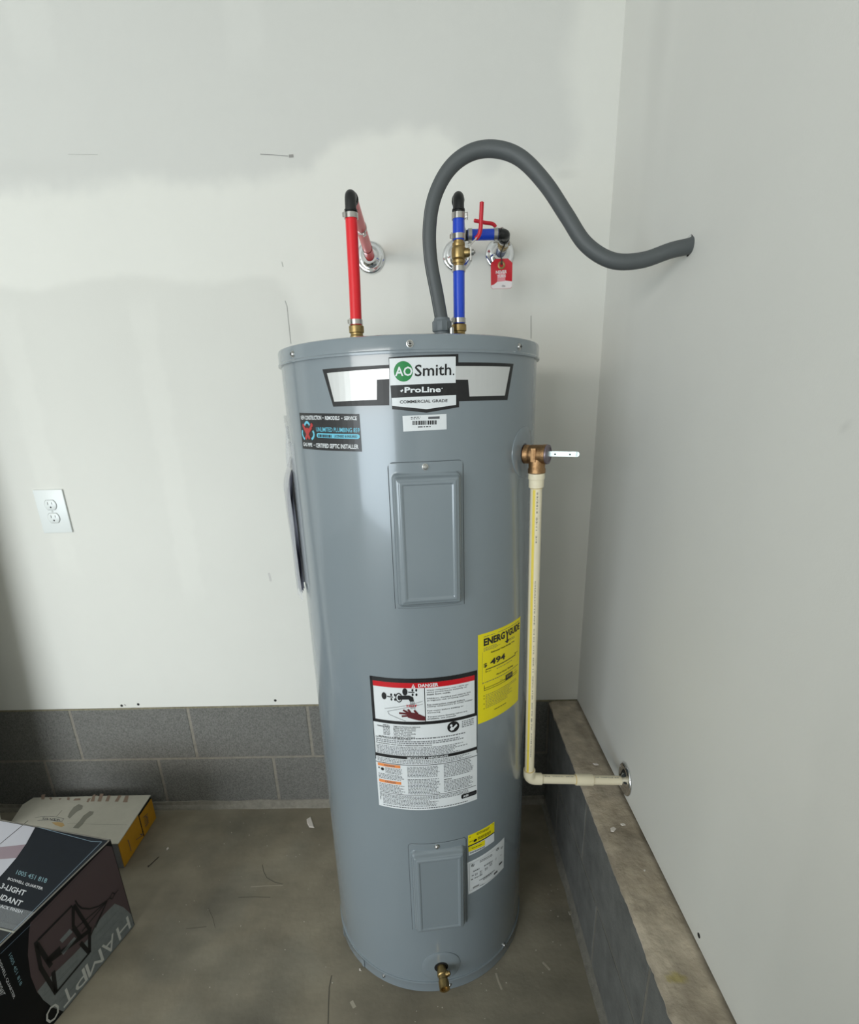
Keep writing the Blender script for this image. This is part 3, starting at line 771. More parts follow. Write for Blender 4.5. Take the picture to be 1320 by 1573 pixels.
# ------------------------------------------------------------------ water lines
Hn = Vector((1.1190, -.404, 1.4440)); Cn = Vector((1.3206, -.378, 1.4440)); ZP = 1.7080; RP = .0112
def clamp(p0, axis, side, parent, r=RP+.0006, h=.0085):
    bm = bmesh.new(); axis = Vector(axis).normalized()
    lathe(bm, [(r-.001, -h/2), (r+.0012, -h/2), (r+.0012, h/2), (r-.001, h/2)], p0, axis, 28)
    c = link('pipe_clamp', bm, STEEL, parent, True, 30)
    bm = bmesh.new(); x = Vector(side); x = (x-axis*x.dot(axis)).normalized(); y = axis.cross(x)
    q = Vector(p0)+x*(r+.0032)
    M_ = Matrix((( *x, 0), (*y, 0), (*axis, 0), (0, 0, 0, 1))).transposed(); M_ = Matrix.Translation(q) @ Matrix((( x.x, y.x, axis.x, 0), (x.y, y.y, axis.y, 0), (x.z, y.z, axis.z, 0), (0, 0, 0, 1)))
    box(bm, (-.0028, -.0030, -h*.42), (.0028, .0030, h*.42), .0010, M_)
    lathe(bm, [(.0012, -h*.62), (.0012, h*.62)], q+x*.001+y*.0035, axis, 8)
    link('clamp_ear', bm, STEEL, c, False)
def nipple(p0, parent):
    bm = bmesh.new()
    lathe(bm, [(.0135, .0006), (.0135, .034), (.0122, .036), (.0122, .0395), (.0146, .0405), (.0146, .0515), (.0130, .0530), (.0098, .0535), (.0098, .062)], p0, (0, 0, 1), 24)
    link('brass_nipple', bm, BRASS, parent, True, 30)
def fitting_elbow(a, b, c, parent, r=.0105, name='elbow'):
    "ribbed plastic elbow from a through corner b to c"
    a, b, c = Vector(a), Vector(b), Vector(c); d0 = (b-a).normalized(); d1 = (c-b).normalized(); k = .012
    pts = [a] + [b-d0*k*(1-t)**2 * 1.0 + d1*k*t*t for t in (0, .17, .33, .5, .67, .83, 1)] + [c]
    bm = bmesh.new(); tube(bm, pts, r, 22)
    for q, d in ((a, d0), (a+d0*.005, d0), (c, d1), (c-d1*.005, d1)):
        lathe(bm, [(r*.9, -.0012), (r+.0016, -.0012), (r+.0016, .0012), (r*.9, .0012)], q, d, 22)
    link(name, bm, BLACKP, parent, True, 35)
def flange(c, axis, parent, r=.0365):
    bm = bmesh.new()
    lathe(bm, [(r, 0), (r+.0004, .0015), (r-.0015, .0045), (r*.86, .0062), (r*.74, .0052), (r*.62, .0065), (r*.46, .0115), (r*.36, .0180), (.0122, .0195), (.0118, .0150), (.0118, .004)], c, axis, 56)
    return link('escutcheon', bm, CHROME, parent, True, 50)

HP = thing('hot_water_line', 'red water pipe rising from the heater and turning back to the wall', 'pipe', (Hn.x, Hn.y, 1.4440))
nipple(Hn, HP)
e = Vector((1.1235, -.400, ZP+.006))
tp = Vector((1.1228, -.401, 1.6840))
bm = bmesh.new(); tube(bm, [Hn+Vector((0, 0, .0535)), Hn.lerp(tp, .5), tp], RP, 24); link('riser_pipe', bm, REDP, HP, True)
bm = bmesh.new(); tube(bm, [e+Vector((-.0003, .020, -.0003)), Vector((1.1125, .002, ZP+.003))], RP, 24); link('return_pipe', bm, REDP, HP, True)
fitting_elbow(tp-Vector((0, 0, .001)), e, e+Vector((-.0003, .024, -.0003)), HP)
clamp(Hn+Vector((0, 0, .0590)), (0, 0, 1), (-.8, -.7, 0), HP); clamp(tp-Vector((0, 0, .0045)), (0, 0, 1), (-.8, -.7, 0), HP)
pa = Vector((1.1125, .002, ZP+.003)); dirp = (pa-e).normalized()
clamp(e+dirp*.175, dirp, (.6, 0, -1), HP); 
bm = bmesh.new(); lathe(bm, [(RP, -.0006), (RP+.0009, 0), (RP, .0006)], pa-dirp*.085, dirp, 24, cap=False); link('pipe_ring', bm, DARK, HP)
flange((1.1125, -.0008, ZP+.003), (0, -1, 0), HP)

CP = thing('cold_water_line', 'blue water pipe with two red-levered brass valves, joined to the heater and wall', 'pipe', (Cn.x, Cn.y, 1.4440))
nipple(Cn, CP)
def bal(z): return Vector((Cn.x+(z-1.444)*.004, Cn.y-.002, z))
zv0, zv1 = hit(706, 405, 1, Cn.y).z, hit(705, 374, 1, Cn.y).z     # valve body bottom and top
bm = bmesh.new(); tube(bm, [bal(1.4975), bal(zv0-.006)], RP, 24); link('riser_pipe', bm, BLUEP, CP, True)
ztop = 1.6840
bm = bmesh.new(); tube(bm, [bal(zv1+.004), bal(ztop)], RP, 24); link('riser_pipe', bm, BLUEP, CP, True)
clamp(bal(1.5030), (0, 0, 1), (-.9, -.5, 0), CP)
clamp(bal(zv0-.010), (0, 0, 1), (.6, .8, 0), CP); clamp(bal(zv1+.010), (0, 0, 1), (-.9, -.4, 0), CP); clamp(bal(ztop-.005), (0, 0, 1), (1, -.3, 0), CP, h=.010)
ec = Vector((Cn.x+.0015, Cn.y, ZP+.004))
fitting_elbow(bal(ztop), ec, ec+Vector((0, .026, 0)), CP)
def ball_valve(c, ax, stem, parent, L, lever, flat):
    c, ax, stem = Vector(c), Vector(ax).normalized(), Vector(stem).normalized()
    v = bpy.data.objects.new('ball_valve', None); COL.objects.link(v); v.parent = parent; v.location = c-Vector(parent.location)
    bm = bmesh.new(); h = L/2
    lathe(bm, [(.0095, -h-.006), (.0095, -h), (.0120, -h), (.0128, -h+.004), (.0108, -h+.0055), (.0132, -h+.008), (.0138, -h+.012), (.0138, h-.012), (.0132, h-.008), (.0118, h-.006), (.0124, h-.004), (.0120, h), (.0095, h), (.0095, h+.006)], c, ax, 28)
    lathe(bm, [(.0078, .008), (.0078, .0195), (.0060, .0200), (.0058, .0225)], c, stem, 6 if False else 18)
    q = link('valve_body', bm, BRASS, v, True, 30)
    bm = bmesh.new(); lathe(bm, [(.0036, .0215), (.0036, .0245), (.0052, .0250), (.0052, .0290), (.0026, .0300), (.0026, .0320)], c, stem, 12)
    link('stem_nut', bm, STEEL, v, True, 30)
    bm = bmesh.new(); P = [Vector(x) for x in lever[0]]
    for a, b in zip(P, P[1:]): strip(bm, a, b+(b-a).normalized()*.001, .0095, .0022, flat)
    strip(bm, c+stem*.0235-ax*.014, c+stem*.0235+ax*.008, .012, .0022, stem)
    link('lever', bm, STEEL, v)
    bm = bmesh.new(); P = spline(lever[1], 6)
    nn = len(P); P = [P[0], P[0].lerp(P[1], .4)]+P[1:-1]+[P[-2].lerp(P[-1], .7), P[-1]]; nn = len(P); tube(bm, P, .0038, 12, radii=[.0022]+[.0040]*(nn-2)+[.0020])
    bmesh.ops.recalc_face_normals(bm, faces=bm.faces)
    link('lever_grip', bm, REDV, v, True, 60)
cv = bal((zv0+zv1)/2)
yv = Cn.y-.002
L = lambda x, y, Y: hit(x, y, 1, Y)
ball_valve(cv, (0, 0, 1), (1, -.15, 0), CP, zv1-zv0, ([L(724, 390, yv-.003), L(723, 376, yv-.003), L(732, 366, yv-.004)], [L(731, 367, yv-.004), L(736, 361, yv-.006), L(738.5, 350, yv-.008), L(739.5, 330, yv-.010), L(740.5, 309.5, yv-.012)]), (1, 0, 0))
# run back to the wall with a tee
YT = -.155
bm = bmesh.new(); tube(bm, [ec+Vector((0, .022, 0)), Vector((1.3335, YT-.020, ZP+.002))], RP, 24); link('return_pipe', bm, BLUEP, CP, True)
bm = bmesh.new(); tube(bm, [Vector((1.3335, YT+.020, ZP+.001)), Vector((1.3335, .002, ZP))], RP, 24); link('return_pipe', bm, BLUEP, CP, True)
clamp((1.3335, YT-.026, ZP+.002), (0, 1, 0), (-1, 0, -.5), CP); clamp((1.3335, YT+.026, ZP+.001), (0, 1, 0), (-1, 0, .5), CP)
zt_ = hit(745, 360, 1, YT).z; xe = hit(775, 362, 1, YT).x
bm = bmesh.new(); tube(bm, [(1.3335, YT-.022, ZP+.002), (1.3335, YT+.022, ZP+.001)], .0108, 22); tube(bm, [(1.3335, YT, ZP), (1.358, YT, zt_)], .0108, 22); link('tee', bm, BLACKP, CP, True)
bm = bmesh.new(); tube(bm, [(1.3515, YT, zt_), (xe-.012, YT, zt_-.001)], RP, 24); link('branch_pipe', bm, BLUEP, CP, True)
clamp((1.3570, YT, zt_), (1, 0, 0), (0, -.3, -1), CP); clamp((xe-.0195, YT, zt_-.001), (1, 0, 0), (0, -.3, -1), CP)
xf = 1.4420
fitting_elbow((xe-.013, YT, zt_-.001), (xe+.004, YT, zt_-.001), (xe+.003, YT+.028, zt_-.001), CP)
v2 = Vector((xf-.002, YT+.058, ZP-.001)); s2 = Vector((0, 0, 1))
a0 = v2+s2*.0235
yk = YT+.058
ball_valve(v2, (0, 1, 0), (-.12, 0, 1), CP, .034, ([a0, a0+Vector((.0, -.008, .001)), a0+Vector((-.008, -.014, .003))], [L(762, 349, yk-.010), L(757, 344, yk-.012), L(745, 342, yk-.014), L(728, 338.5, yk-.016)]), (0, 0, 1))
bm = bmesh.new(); tube(bm, [(xe+.003, YT+.026, zt_-.001), (xf-.0005, YT+.040, ZP)], RP*.95, 20); tube(bm, [(xf, YT+.078, ZP), (xf, .002, ZP)], RP, 24); link('stub_pipe', bm, mat('grey_blue_sleeve', (96, 104, 140), .4), CP, True)
clamp((xe+.003, YT+.034, zt_-.001), (0, 1, 0), (.5, -.2, -1), CP); clamp((xf, YT+.084, ZP), (0, 1, 0), (1, 0, .3), CP)
flange((1.3335, -.0008, ZP), (0, -1, 0), CP); flange((xf, -.0008, ZP), (0, -1, 0), CP)

# tag on a black tie
YG = YT-.002
TG = thing('hang_tag', 'red and white tag hanging by a black tie from the right valve', 'tag', tuple(L(771, 398, YG)))
zg = zoomed(650, 290, 7.333)
p0 = L(*zg(765, 1135), YG)
def tuv(x, y): X = hit(x, y, 1, YG); return X.x-p0.x, X.z-p0.z
def tmp(u, v, o): return Vector((p0.x+u, YG-.0010-o, p0.z+v))
outl = [(763, 845), (815, 792), (955, 785), (1008, 835), (1002, 1105), (985, 1122), (785, 1130), (765, 1110)]
bm = bmesh.new(); f_ = [bm.verts.new(hit(*zg(*q), 1, YG)) for q in outl]; fc = bm.faces.new(f_)
r_ = bmesh.ops.extrude_face_region(bm, geom=[fc]); bmesh.ops.translate(bm, verts=[v for v in r_['geom'] if isinstance(v, bmesh.types.BMVert)], vec=(0, -.0008, 0))
link('tag_card', bm, mat('tag_red', (204, 20, 40), .25, coat=.5), TG)
p = Print(tuv, tmp, 0)
PW = mat('tag_white', (240, 232, 232), .3)
p.poly([zg(768, 1090), zg(800, 1080), zg(835, 1050), zg(880, 1015), (zg(930, 1035)), zg(1003, 1045), zg(1001, 1103), zg(984, 1120), zg(786, 1128), zg(768, 1110)], PW, 1)
p.poly([zg(835, 1050), zg(838, 985), zg(870, 940), zg(930, 940), zg(925, 1040)], mat('tag_pink', (232, 150, 158), .3), 1.2)
p.text('NEVER', zg(820, 962), zg(945, 952), zg(820, 925), PW, 2, .03)
p.text('TURN', zg(835, 1005), zg(930, 998), zg(835, 972), PW, 2, .03)
p.text('On', zg(888, 1108), zg(925, 1106), zg(888, 1085), INKS, 2, .03)
p.build('tag_print', TG)
bm = bmesh.new(); ec_ = L(*zg(885, 860), YG-.001)
pr = []
for k in range(24):
    pass
lathe(bm, [(.0045, 0), (.0078, .0004), (.0088, -.0004), (.0070, .0010), (.0050, .0012), (.0040, 0)], ec_, (0, -1, 0), 24, cap=False)
link('grommet', bm, BRASS, TG, True, 60)
bm = bmesh.new(); tube(bm, spline([ec_+Vector((0, -.001, 0)), ec_+Vector((.0, -.003, .010)), L(*zg(875, 735), YG-.003), Vector((xe+.004, YG+.020, zt_-.014))], 6), .0014, 8); link('tie', bm, INK, TG, True)

# ------------------------------------------------------------------ conduit
CD = thing('flexible_conduit', 'thick grey flexible electrical conduit looping from heater top into right wall', 'conduit', (1.289, -.405, 1.444))
yb = -.410
cpts = [(679, 494, yb), (672, 455, yb), (662, 400, yb-.003), (660, 350, yb-.006), (668, 302, yb-.008), (690, 260, yb-.012), (722, 235, yb-.018), (760, 229, yb-.024), (800, 243, yb-.032), (838, 282, yb-.040), (870, 330, yb-.048), (900, 375, yb-.055), (940, 400, yb-.065), (985, 400, yb-.07), (1030, 385, yb-.075)]
P = [hit(*q[:2], 1, q[2]) for q in cpts]; end = hit(1062, 377, 0, XR); P += [end-Vector((.004, 0, 0.001)), end+Vector((.010, 0, .004))]
PS = spline(P, 8)
bm = bmesh.new(); tube(bm, PS, .0148, 28, radii=[.0128+.0030*sst(0, 30, i)*(1-sst(len(PS)-40, len(PS)-6, i)*.55) if False else .0126 for i in range(len(PS))])
link('conduit_hose', bm, CONDUIT, CD, True, 60)
base = P[0]-Vector((0, 0, .0)); bx, by = base.x, base.y
bm = bmesh.new()
n2 = 36; rings = []
for h, r, rib in ((1.4446, .0150, 0), (1.4790, .0150, 0), (1.4800, .0170, 0), (1.4815, .0176, .0012), (1.4975, .0176, .0012), (1.4995, .0165, 0), (1.5000, .0155, 0), (1.5040, .0150, 0)):
    rings.append([bm.verts.new((bx+(r+(rib if i % 3 == 0 else 0))*math.cos(2*PI*i/n2), by+(r+(rib if i % 3 == 0 else 0))*math.sin(2*PI*i/n2), h)) for i in range(n2)])
for A, B in zip(rings, rings[1:]):
    for i in range(n2): bm.faces.new((A[i], A[(i+1) % n2], B[(i+1) % n2], B[i]))
bm.faces.new(rings[-1])
link('connector', bm, CONNG, CD, True, 35)
bm = bmesh.new(); lathe(bm, [(.0045, .0006), (.0045, .040), (.003, .042), (0, .042)], (bx+.018, by-.016, 1.4440), (0, 0, 1), 12); link('ground_screw', bm, GALV, CD, True, 30)
bm = bmesh.new(); tube(bm, [PS[i]+Vector((-.0126*.80, -.0126*.60, 0)) for i in range(2, 40)], .00035, 6)
link('print_line', bm, mat('faded_print', (132, 136, 138), .7), CD)
# ragged hole in the drywall
bm = bmesh.new(); random.seed(5)
zh = zoomed(1000, 330, 11)
hp = [(690, 325), (712, 345), (716, 420), (712, 500), (700, 545), (688, 600), (668, 660), (640, 700), (615, 712), (600, 640), (590, 560), (600, 470), (640, 400)]
bm.faces.new([bm.verts.new(hit(*zh(*q), 0, XR)+Vector((-.0006, 0, 0))) for q in hp]); link('conduit_hole', bm, DARK, rw)
bm = bmesh.new()
tpz = [(620, 430), (690, 322), (703, 340), (690, 420), (680, 470), (650, 470)]
vv = [bm.verts.new(hit(*zh(*q), 0, XR)+Vector((-.0012-.004*(i in (0, 5)), 0, 0))) for i, q in enumerate(tpz)]; bm.faces.new(vv); link('torn_paper', bm, mat('torn_paper', (190, 190, 186), .9), rw)
bm = bmesh.new()
tpz = [(540, 668), (620, 690), (650, 640), (690, 610), (640, 615)]
vv = [bm.verts.new(hit(*zh(*q), 0, XR)+Vector((-.0012-.004*(i == 0), 0, 0))) for i, q in enumerate(tpz)]; bm.faces.new(vv); link('torn_paper', bm, MATS['torn_paper'], rw)

# ------------------------------------------------------------------ relief valve and discharge pipe
nv_ = cdir(TS); V0 = Vector((TX, TY, TZ))+nv_*TR
RV = thing('relief_valve', 'bronze relief valve with flat metal lever on the right side of the heater', 'valve', tuple(V0))
bm = bmesh.new()
lathe(bm, [(.0125, .0019), (.0125, .0022), (.0172, .003), (.0172, .010), (.0160, .012), (.0166, .0135), (.0172, .020), (.0172, .036), (.0178, .038), (.0178, .0445), (.0160, .045)], V0, nv_, 36)
KC = V0+nv_*.0262
lathe(bm, [(.0150, 0), (.0156, .012), (.0150, .024), (.0163, .0265), (.0163, .0335), (.0120, .0345), (.0120, .038)], KC, (0, 0, -1), 32)
link('valve_body', bm, BRONZE, RV, True, 35)
bm = bmesh.new(); sdv = Vector((-nv_.y, nv_.x, 0))*-1; sdv = Vector((nv_.y, -nv_.x, 0))
if sdv.y > 0: sdv = -sdv
q = KC-nv_*.001+sdv*.0168
strip(bm, q+Vector((0, 0, -.0125)), q+Vector((0, 0, .0115)), .0085, .0035, sdv); strip(bm, q+sdv*.002+Vector((0, 0, -.0085)), q+sdv*.002+Vector((0, 0, .0085)), .004, .0020, sdv)
link('cast_mark', bm, BRONZE, RV)
bm = bmesh.new(); lathe(bm, [(.0172, .0440), (.0178, .0455), (.0172, .0480), (.0130, .0488), (.0128, .0478), (0, .0478)], V0, nv_, 32); link('valve_cap', bm, mat('valve_tag_disc', (130, 118, 126), .4, .6, nscale=900, namp=.4), RV, True, 30)
bm = bmesh.new(); l0, l1 = V0+nv_*.046+Vector((0, 0, .001)), V0+nv_*.1015+Vector((0, 0, .001))
strip(bm, l0, l1, .0090, .0020, sdv); tube(bm, [l1-nv_*.001-sdv*.001, l1-nv_*.001+sdv*.001], .0045, 16); link('test_lever', bm, mat('lever_zinc', (205, 218, 216), .35, .6), RV)
for k in (.0605, .0880):
    bm = bmesh.new(); lathe(bm, [(.0016, 0), (.0016, .0014), (0, .0014)], V0+nv_*k+Vector((0, 0, .0005)), sdv, 12); link('lever_hole', bm, DARK, RV)

zE = KC.z-.0335
top = Vector((KC.x, KC.y, zE)); yE = -.478
bot = hit(813, 1196, 1, yE); wl = hit(962, 1199, 0, XR)
DP = thing('discharge_pipe', 'cream plastic discharge pipe dropping beside the heater and elbowing into the right wall', 'pipe', tuple(top))
dv = (bot-top).normalized(); dh = (wl-bot).normalized()
bm = bmesh.new(); lathe(bm, [(.0120, -.006), (.0120, 0), (.0152, .0005), (.0155, .009), (.0150, .0115), (.0142, .0120), (.0140, .0265), (.0128, .0275), (.0112, .0275)], top, dv, 30); link('adapter', bm, CPVC, DP, True, 35)
bm = bmesh.new(); tube(bm, [top+dv*.020, bot-dv*.010], .0111, 28); link('vertical_pipe', bm, CPVC, DP, True)
bm = bmesh.new(); k = .016
pts = [bot-dv*.028, bot-dv*k] + [bot-dv*k*(1-t)**2+dh*k*t*t for t in (.2, .4, .6, .8, 1)] + [bot+dh*.030]
tube(bm, pts, .0142, 28); link('elbow', bm, CPVC, DP, True, 50)
bm = bmesh.new(); tube(bm, [bot+dh*.022, wl+dh*.004], .0111, 28); link('horizontal_pipe', bm, CPVC, DP, True)
cc = hit(897, 1200, 1, yE+.01); tt = (cc-bot).dot(dh); bm = bmesh.new()
lathe(bm, [(.0112, -.0215), (.0136, -.0213), (.0139, -.019), (.0139, .019), (.0136, .0213), (.0112, .0215)], bot+dh*tt, dh, 30); link('coupling', bm, CPVC, DP, True, 35)
SOLV = mat('solvent_yellow', (206, 176, 96), .4)
for q, d in ((top+dv*.0280, dv), (bot-dv*.0285, dv), (bot+dh*.0305, dh), (bot+dh*(tt-.022), dh), (bot+dh*(tt+.022), dh)):
    bm = bmesh.new(); lathe(bm, [(.0110, -.0007), (.0118, -.0006), (.0118, .0006), (.0110, .0007)], q, d, 24); link('glue_ring', bm, SOLV, DP)
def pipe_print(A, B, rad, face, build):
    A, B = Vector(A), Vector(B); d = (B-A).normalized(); f = Vector(face); f = (f-d*f.dot(d)).normalized(); g = d.cross(f)
    def mp(u, v, o): a = v/rad; return A+d*u+(f*math.cos(a)+g*math.sin(a))*(rad+o+.0001)
    p = Print(lambda a, b: (a, b), mp, 0, .0001); build(p, (B-A).length); return p
tocam = (CAM-top); 
def pb(p, Ln):
    n = 40
    # stripe needs curvature: several narrow facets
    for k in range(4):
        v0, v1 = .0012+k*.0013, .0012+(k+1)*.0013
        p.poly([(.030, v0), (Ln-.030, v0), (Ln-.030, v1), (.030, v1)], YEL, 1)
    t = 'CHARLOTTE PIPE  3/4 IN  CTS  SDR 11  CPVC 4120  400 PSI @ 73F  ASTM D2846'
    p.text(t, (.215, -.0012), (Ln-.075, -.0012), (.215, -.0037), INKS, 2, .01)
    p.text('23/2414  03:11  3/4', (.034, -.0012), (.135, -.0012), (.034, -.0035), INKS, 2, .01)
    p.bar((Ln-.092, .0070), (Ln-.094, .0015), .0010, INK, 3)
pp = pipe_print(top, bot, .0111, tocam+Vector((.0, 0, 0)), pb); pp.build('pipe_lettering', DP)['kind'] = 'stuff'
def pb2(p, Ln):
    p.text('3/4  CPVC  SDR', (.036, -.0012), (tt-.028, -.0012), (.036, .0012), INKS, 2, .01)
    p.text('CTS  CHARLOTTE  4120', (tt+.026, -.0012), (Ln-.022, -.0012), (tt+.026, .0012), INKS, 2, .01)
pp = pipe_print(bot, wl, .0111, Vector((0, -.35, 1)), pb2); pp.build('pipe_lettering', DP)['kind'] = 'stuff'
bm = bmesh.new()
r = .0395
lathe(bm, [(r, 0), (r+.0004, .0015), (r-.0015, .0045), (r*.86, .0062), (r*.74, .0052), (r*.62, .0065), (r*.46, .0100), (.0122, .0130), (.0118, .0100), (.0118, .004)], wl+Vector((-.0008, 0, .004)), (-1, 0, 0), 56)
link('escutcheon', bm, CHROME, DP, True, 50)

# ------------------------------------------------------------------ wall outlet
OU = thing('wall_outlet', 'white double electrical outlet on the drywall left of the heater', 'outlet', (.125, 0, 1.087))
bm = bmesh.new(); box(bm, (.0815, -.0058, 1.0222), (.1690, 0, 1.1512), .0026); link('cover_plate', bm, OUTW, OU, True, 25)
for zc in (1.1065, 1.0675):
    bm = bmesh.new(); out = []
    for i in range(40):
        a = 2*PI*i/40; x_, z_ = .0172*math.cos(a), .0172*math.sin(a); z_ = max(-.0140, min(.0140, z_)); out.append((.1250+x_, zc+z_))
    A = [bm.verts.new((x_, -.0050, z_)) for x_, z_ in out]; B = [bm.verts.new((x_, -.0076, z_)) for x_, z_ in out]; C = [bm.verts.new((.125+(x_-.125)*.95, -.0080, zc+(z_-zc)*.95)) for x_, z_ in out]
    for i in range(40):
        j = (i+1) % 40; bm.faces.new((A[i], A[j], B[j], B[i])); bm.faces.new((B[i], B[j], C[j], C[i]))
    bm.faces.new(C); so = link('socket', bm, OUTW, OU, True, 30)
    bm = bmesh.new(); out2 = [(.125+(x_-.125)*1.05, -.0061, zc+(z_-zc)*1.06) for x_, z_ in out]; tube(bm, out2+[out2[0]], .0004, 5, cap=False); link('socket_gap', bm, PENC, so)
    bm = bmesh.new(); box(bm, (.1250-.0070, -.0083, zc+.0005), (.1250-.0055, -.0079, zc+.0085)); box(bm, (.1250+.0055, -.0083, zc+.0015), (.1250+.0068, -.0079, zc+.0080))
    lathe(bm, [(.0024, 0), (.0024, .0004)], (.1250, -.0079, zc-.0070), (0, -1, 0), 12); link('socket_slot', bm, DARK, so)
bm = bmesh.new(); lathe(bm, [(.0030, 0), (.0028, .0008), (0, .0010)], (.1250, -.0058, 1.0870), (0, -1, 0), 14); link('plate_screw', bm, mat('ivory_screw', (200, 204, 200), .4), OU, True)

# ------------------------------------------------------------------ manual pouch
PO = thing('manual_pouch', 'clear plastic pouch of papers taped to the left side of the heater', 'pouch', tuple(cyl_map(-.36, .965, .01)))
CLEAR = mat('clear_plastic', (215, 220, 228), .12, alpha=.28)
def sheet(s0, s1, zf, of, m, name, nu=26, nv=36, th=0):
    bm = bmesh.new(); g = []
    for i in range(nu+1):
        row = []
        for j in range(nv+1):
            a, b = i/nu, j/nv; s = s0+(s1-s0)*a; zlo, zhi = zf(a); z = zlo+(zhi-zlo)*b
            row.append(bm.verts.new(cyl_map(s, z, of(a, b))))
        g.append(row)
    for i in range(nu):
        for j in range(nv): bm.faces.new((g[i][j], g[i+1][j], g[i+1][j+1], g[i][j+1]))
    if th:
        r = bmesh.ops.solidify(bm, geom=bm.faces[:], thickness=th)
    return link(name, bm, m, PO, True, 60)
rip = lambda a, b, k: .0012*math.sin(a*17+b*3+k)*math.sin(b*PI)+.0008*math.sin(a*41+b*9+k)
sheet(-.262, -.50, lambda a: (1.000+.03*a, 1.285), lambda a, b: .0016+.0006*math.sin(a*9), CLEAR, 'back_sheet')
PAP = mat('booklet_paper', (196, 200, 214), .35, coat=.4)
off0 = lambda a, b: .0030+(.0052+.0125*sst(0, .42, a))*math.sin(min(1, (1-b)*4.0)*PI/2)*(1-.22*(1-b))
PAP2 = mat('booklet_paper_grey', (150, 152, 170), .4, coat=.2)
for k in range(9):
    z0, z1, ex = .986-.0022*k+.003*math.sin(k*2.1), 1.222+.006*math.sin(k*1.3), -.0030+.0007*k
    sheet(-.297-.0030*k+.0015*math.sin(k*1.7), -.47, lambda a, z0=z0, z1=z1: (z0-.006*a, z1), lambda a, b, ex=ex, k=k: max(.002, off0(a, b)+ex*sst(0, .25, 1-b)+rip(a, b, 0)), PAP2 if k % 3 == 1 else PAP, 'booklet', th=.0006)
sheet(-.292, -.485, lambda a: (.962, 1.255), lambda a, b: off0(a, b)+.0045*sst(0, .2, 1-b)+rip(a, b, 5), mat('pouch_plastic', (190, 194, 206), .10, alpha=.5, coat=.6), 'pouch_front')
sheet(-.310, -.47, lambda a: (1.235, 1.315), lambda a, b: .0030+.013*math.sin((1-b)*PI/2)*sst(0, .5, a)+rip(a, b, 2)*1.4, CLEAR, 'tape')
sheet(-.345, -.43, lambda a: (1.290, 1.335), lambda a, b: .0030+.003*b+rip(a, b, 4), CLEAR, 'tape')

# ------------------------------------------------------------------ cartons
e1 = Vector((-.968, .250, 0)).normalized(); e2 = Vector((e1.y*-1, e1.x, 0)); e2 = Vector((-.250, -.968, 0)).normalized()
e2 = Vector((-.215, -.977, 0)).normalized(); e1 = Vector((e2.y, -e2.x, 0))
BP = Vector((.3955, -.4615, 0)); BW, BLn, BH = .44, .66, .30
BB = thing('light_fixture_carton', 'large dark printed cardboard carton for a pendant light on the floor', 'carton', tuple(BP+e1*.2+e2*.3))
NAVY = mat('carton_navy', (20, 27, 36), .6, spec=.25, nscale=40, namp=.15); NAVD = mat('carton_black', (13, 15, 19), .55, spec=.25)
BROWN = mat('carton_brown', (88, 72, 74), .55); PLW = mat('carton_plank_grey', (132, 138, 138), .42, coat=.2, nscale=60, namp=.2); PALE = mat('carton_photo_pale', (196, 196, 206), .4, coat=.2)
LINE = mat('carton_line', (128, 150, 168), .5); KRAFT = mat('carton_worn_edge', (120, 116, 108), .8)
BAR_ = mat('carton_black_ink', (18, 16, 18), .5); TXC = mat('carton_teal_text', (124, 158, 168), .5); TXW = mat('carton_white_text', (214, 216, 220), .5)
bm = bmesh.new()
M_ = Matrix(((e1.x, e2.x, 0, BP.x), (e1.y, e2.y, 0, BP.y), (0, 0, 1, 0), (0, 0, 0, 1)))
box(bm, (0, 0, .0005), (BW, BLn, BH), .0022, M_)
bmesh.ops.recalc_face_normals(bm, faces=bm.faces)
link('carton_body', bm, NAVD, BB, True, 25)
fn = Vector((-e1.x, -e1.y, 0))                       # outward normal of the side face
def fuv(u, v):
    d = ray(u, v); t = (BP-CAM).dot(fn)/d.dot(fn); X = CAM+d*t; return (X-BP).dot(e2), X.z
def fmp(a, z, o): return BP+e2*a+Vector((0, 0, z))+fn*(o+.0003)
za = zoomed(0, 1400, 6.0); zc_ = zoomed(0, 1240, 7.15)
p = Print(fuv, fmp, 0, .00025)
def clampf(q):
    a, z = q; return (min(max(a, .003), BLn-.003), min(max(z, .003), BH-.003))
def fpoly(pts, m, L): p.poly([clampf(fuv(*q)) for q in pts], m, L, raw=True)
fpoly([(46, 1418), (163, 1299), (172, 1300), (212, 1424), (98, 1556), (80, 1547.5), (57, 1525), (47, 1500), (42.5, 1467), (44, 1435)], BROWN, 1)
fpoly([(57, 1523), (70, 1507), (85, 1493), (112, 1467), (140, 1437), (146, 1420), (160, 1404), (176, 1388), (190, 1394), (205, 1400), (212, 1424), (98, 1556), (80, 1547), (66, 1536)], PLW, 2)
for a, b in (((66, 1530), (112, 1483)), ((90, 1540), (205, 1415)), ((92, 1500), (118, 1475)), ((150, 1445), (182, 1412)), ((146, 1436), (178, 1402))): p.bar(a, b, .0012, mat('plank_gap', (104, 108, 108), .5), 3)
def B_(a, b, w=.006, L=4): p.bar(a, b, w, BAR_, L)
B_((57.5, 1444), (110, 1391)); B_((112, 1391), (112, 1424), .008); B_((113, 1390), (138, 1429), .008); B_((137, 1428), (137, 1464), .009)
B_((137, 1463), (86, 1524), .006); B_((54, 1446), (62, 1487), .009); B_((61, 1485), (86, 1526), .009); B_((81, 1492), (85, 1524), .010)
B_((73, 1478), (140, 1427), .012); B_((123, 1448), (137, 1464), .009); B_((56, 1450), (78, 1484), .010); B_((112, 1424), (124, 1442), .010); B_((70, 1477), (92, 1456), .012)
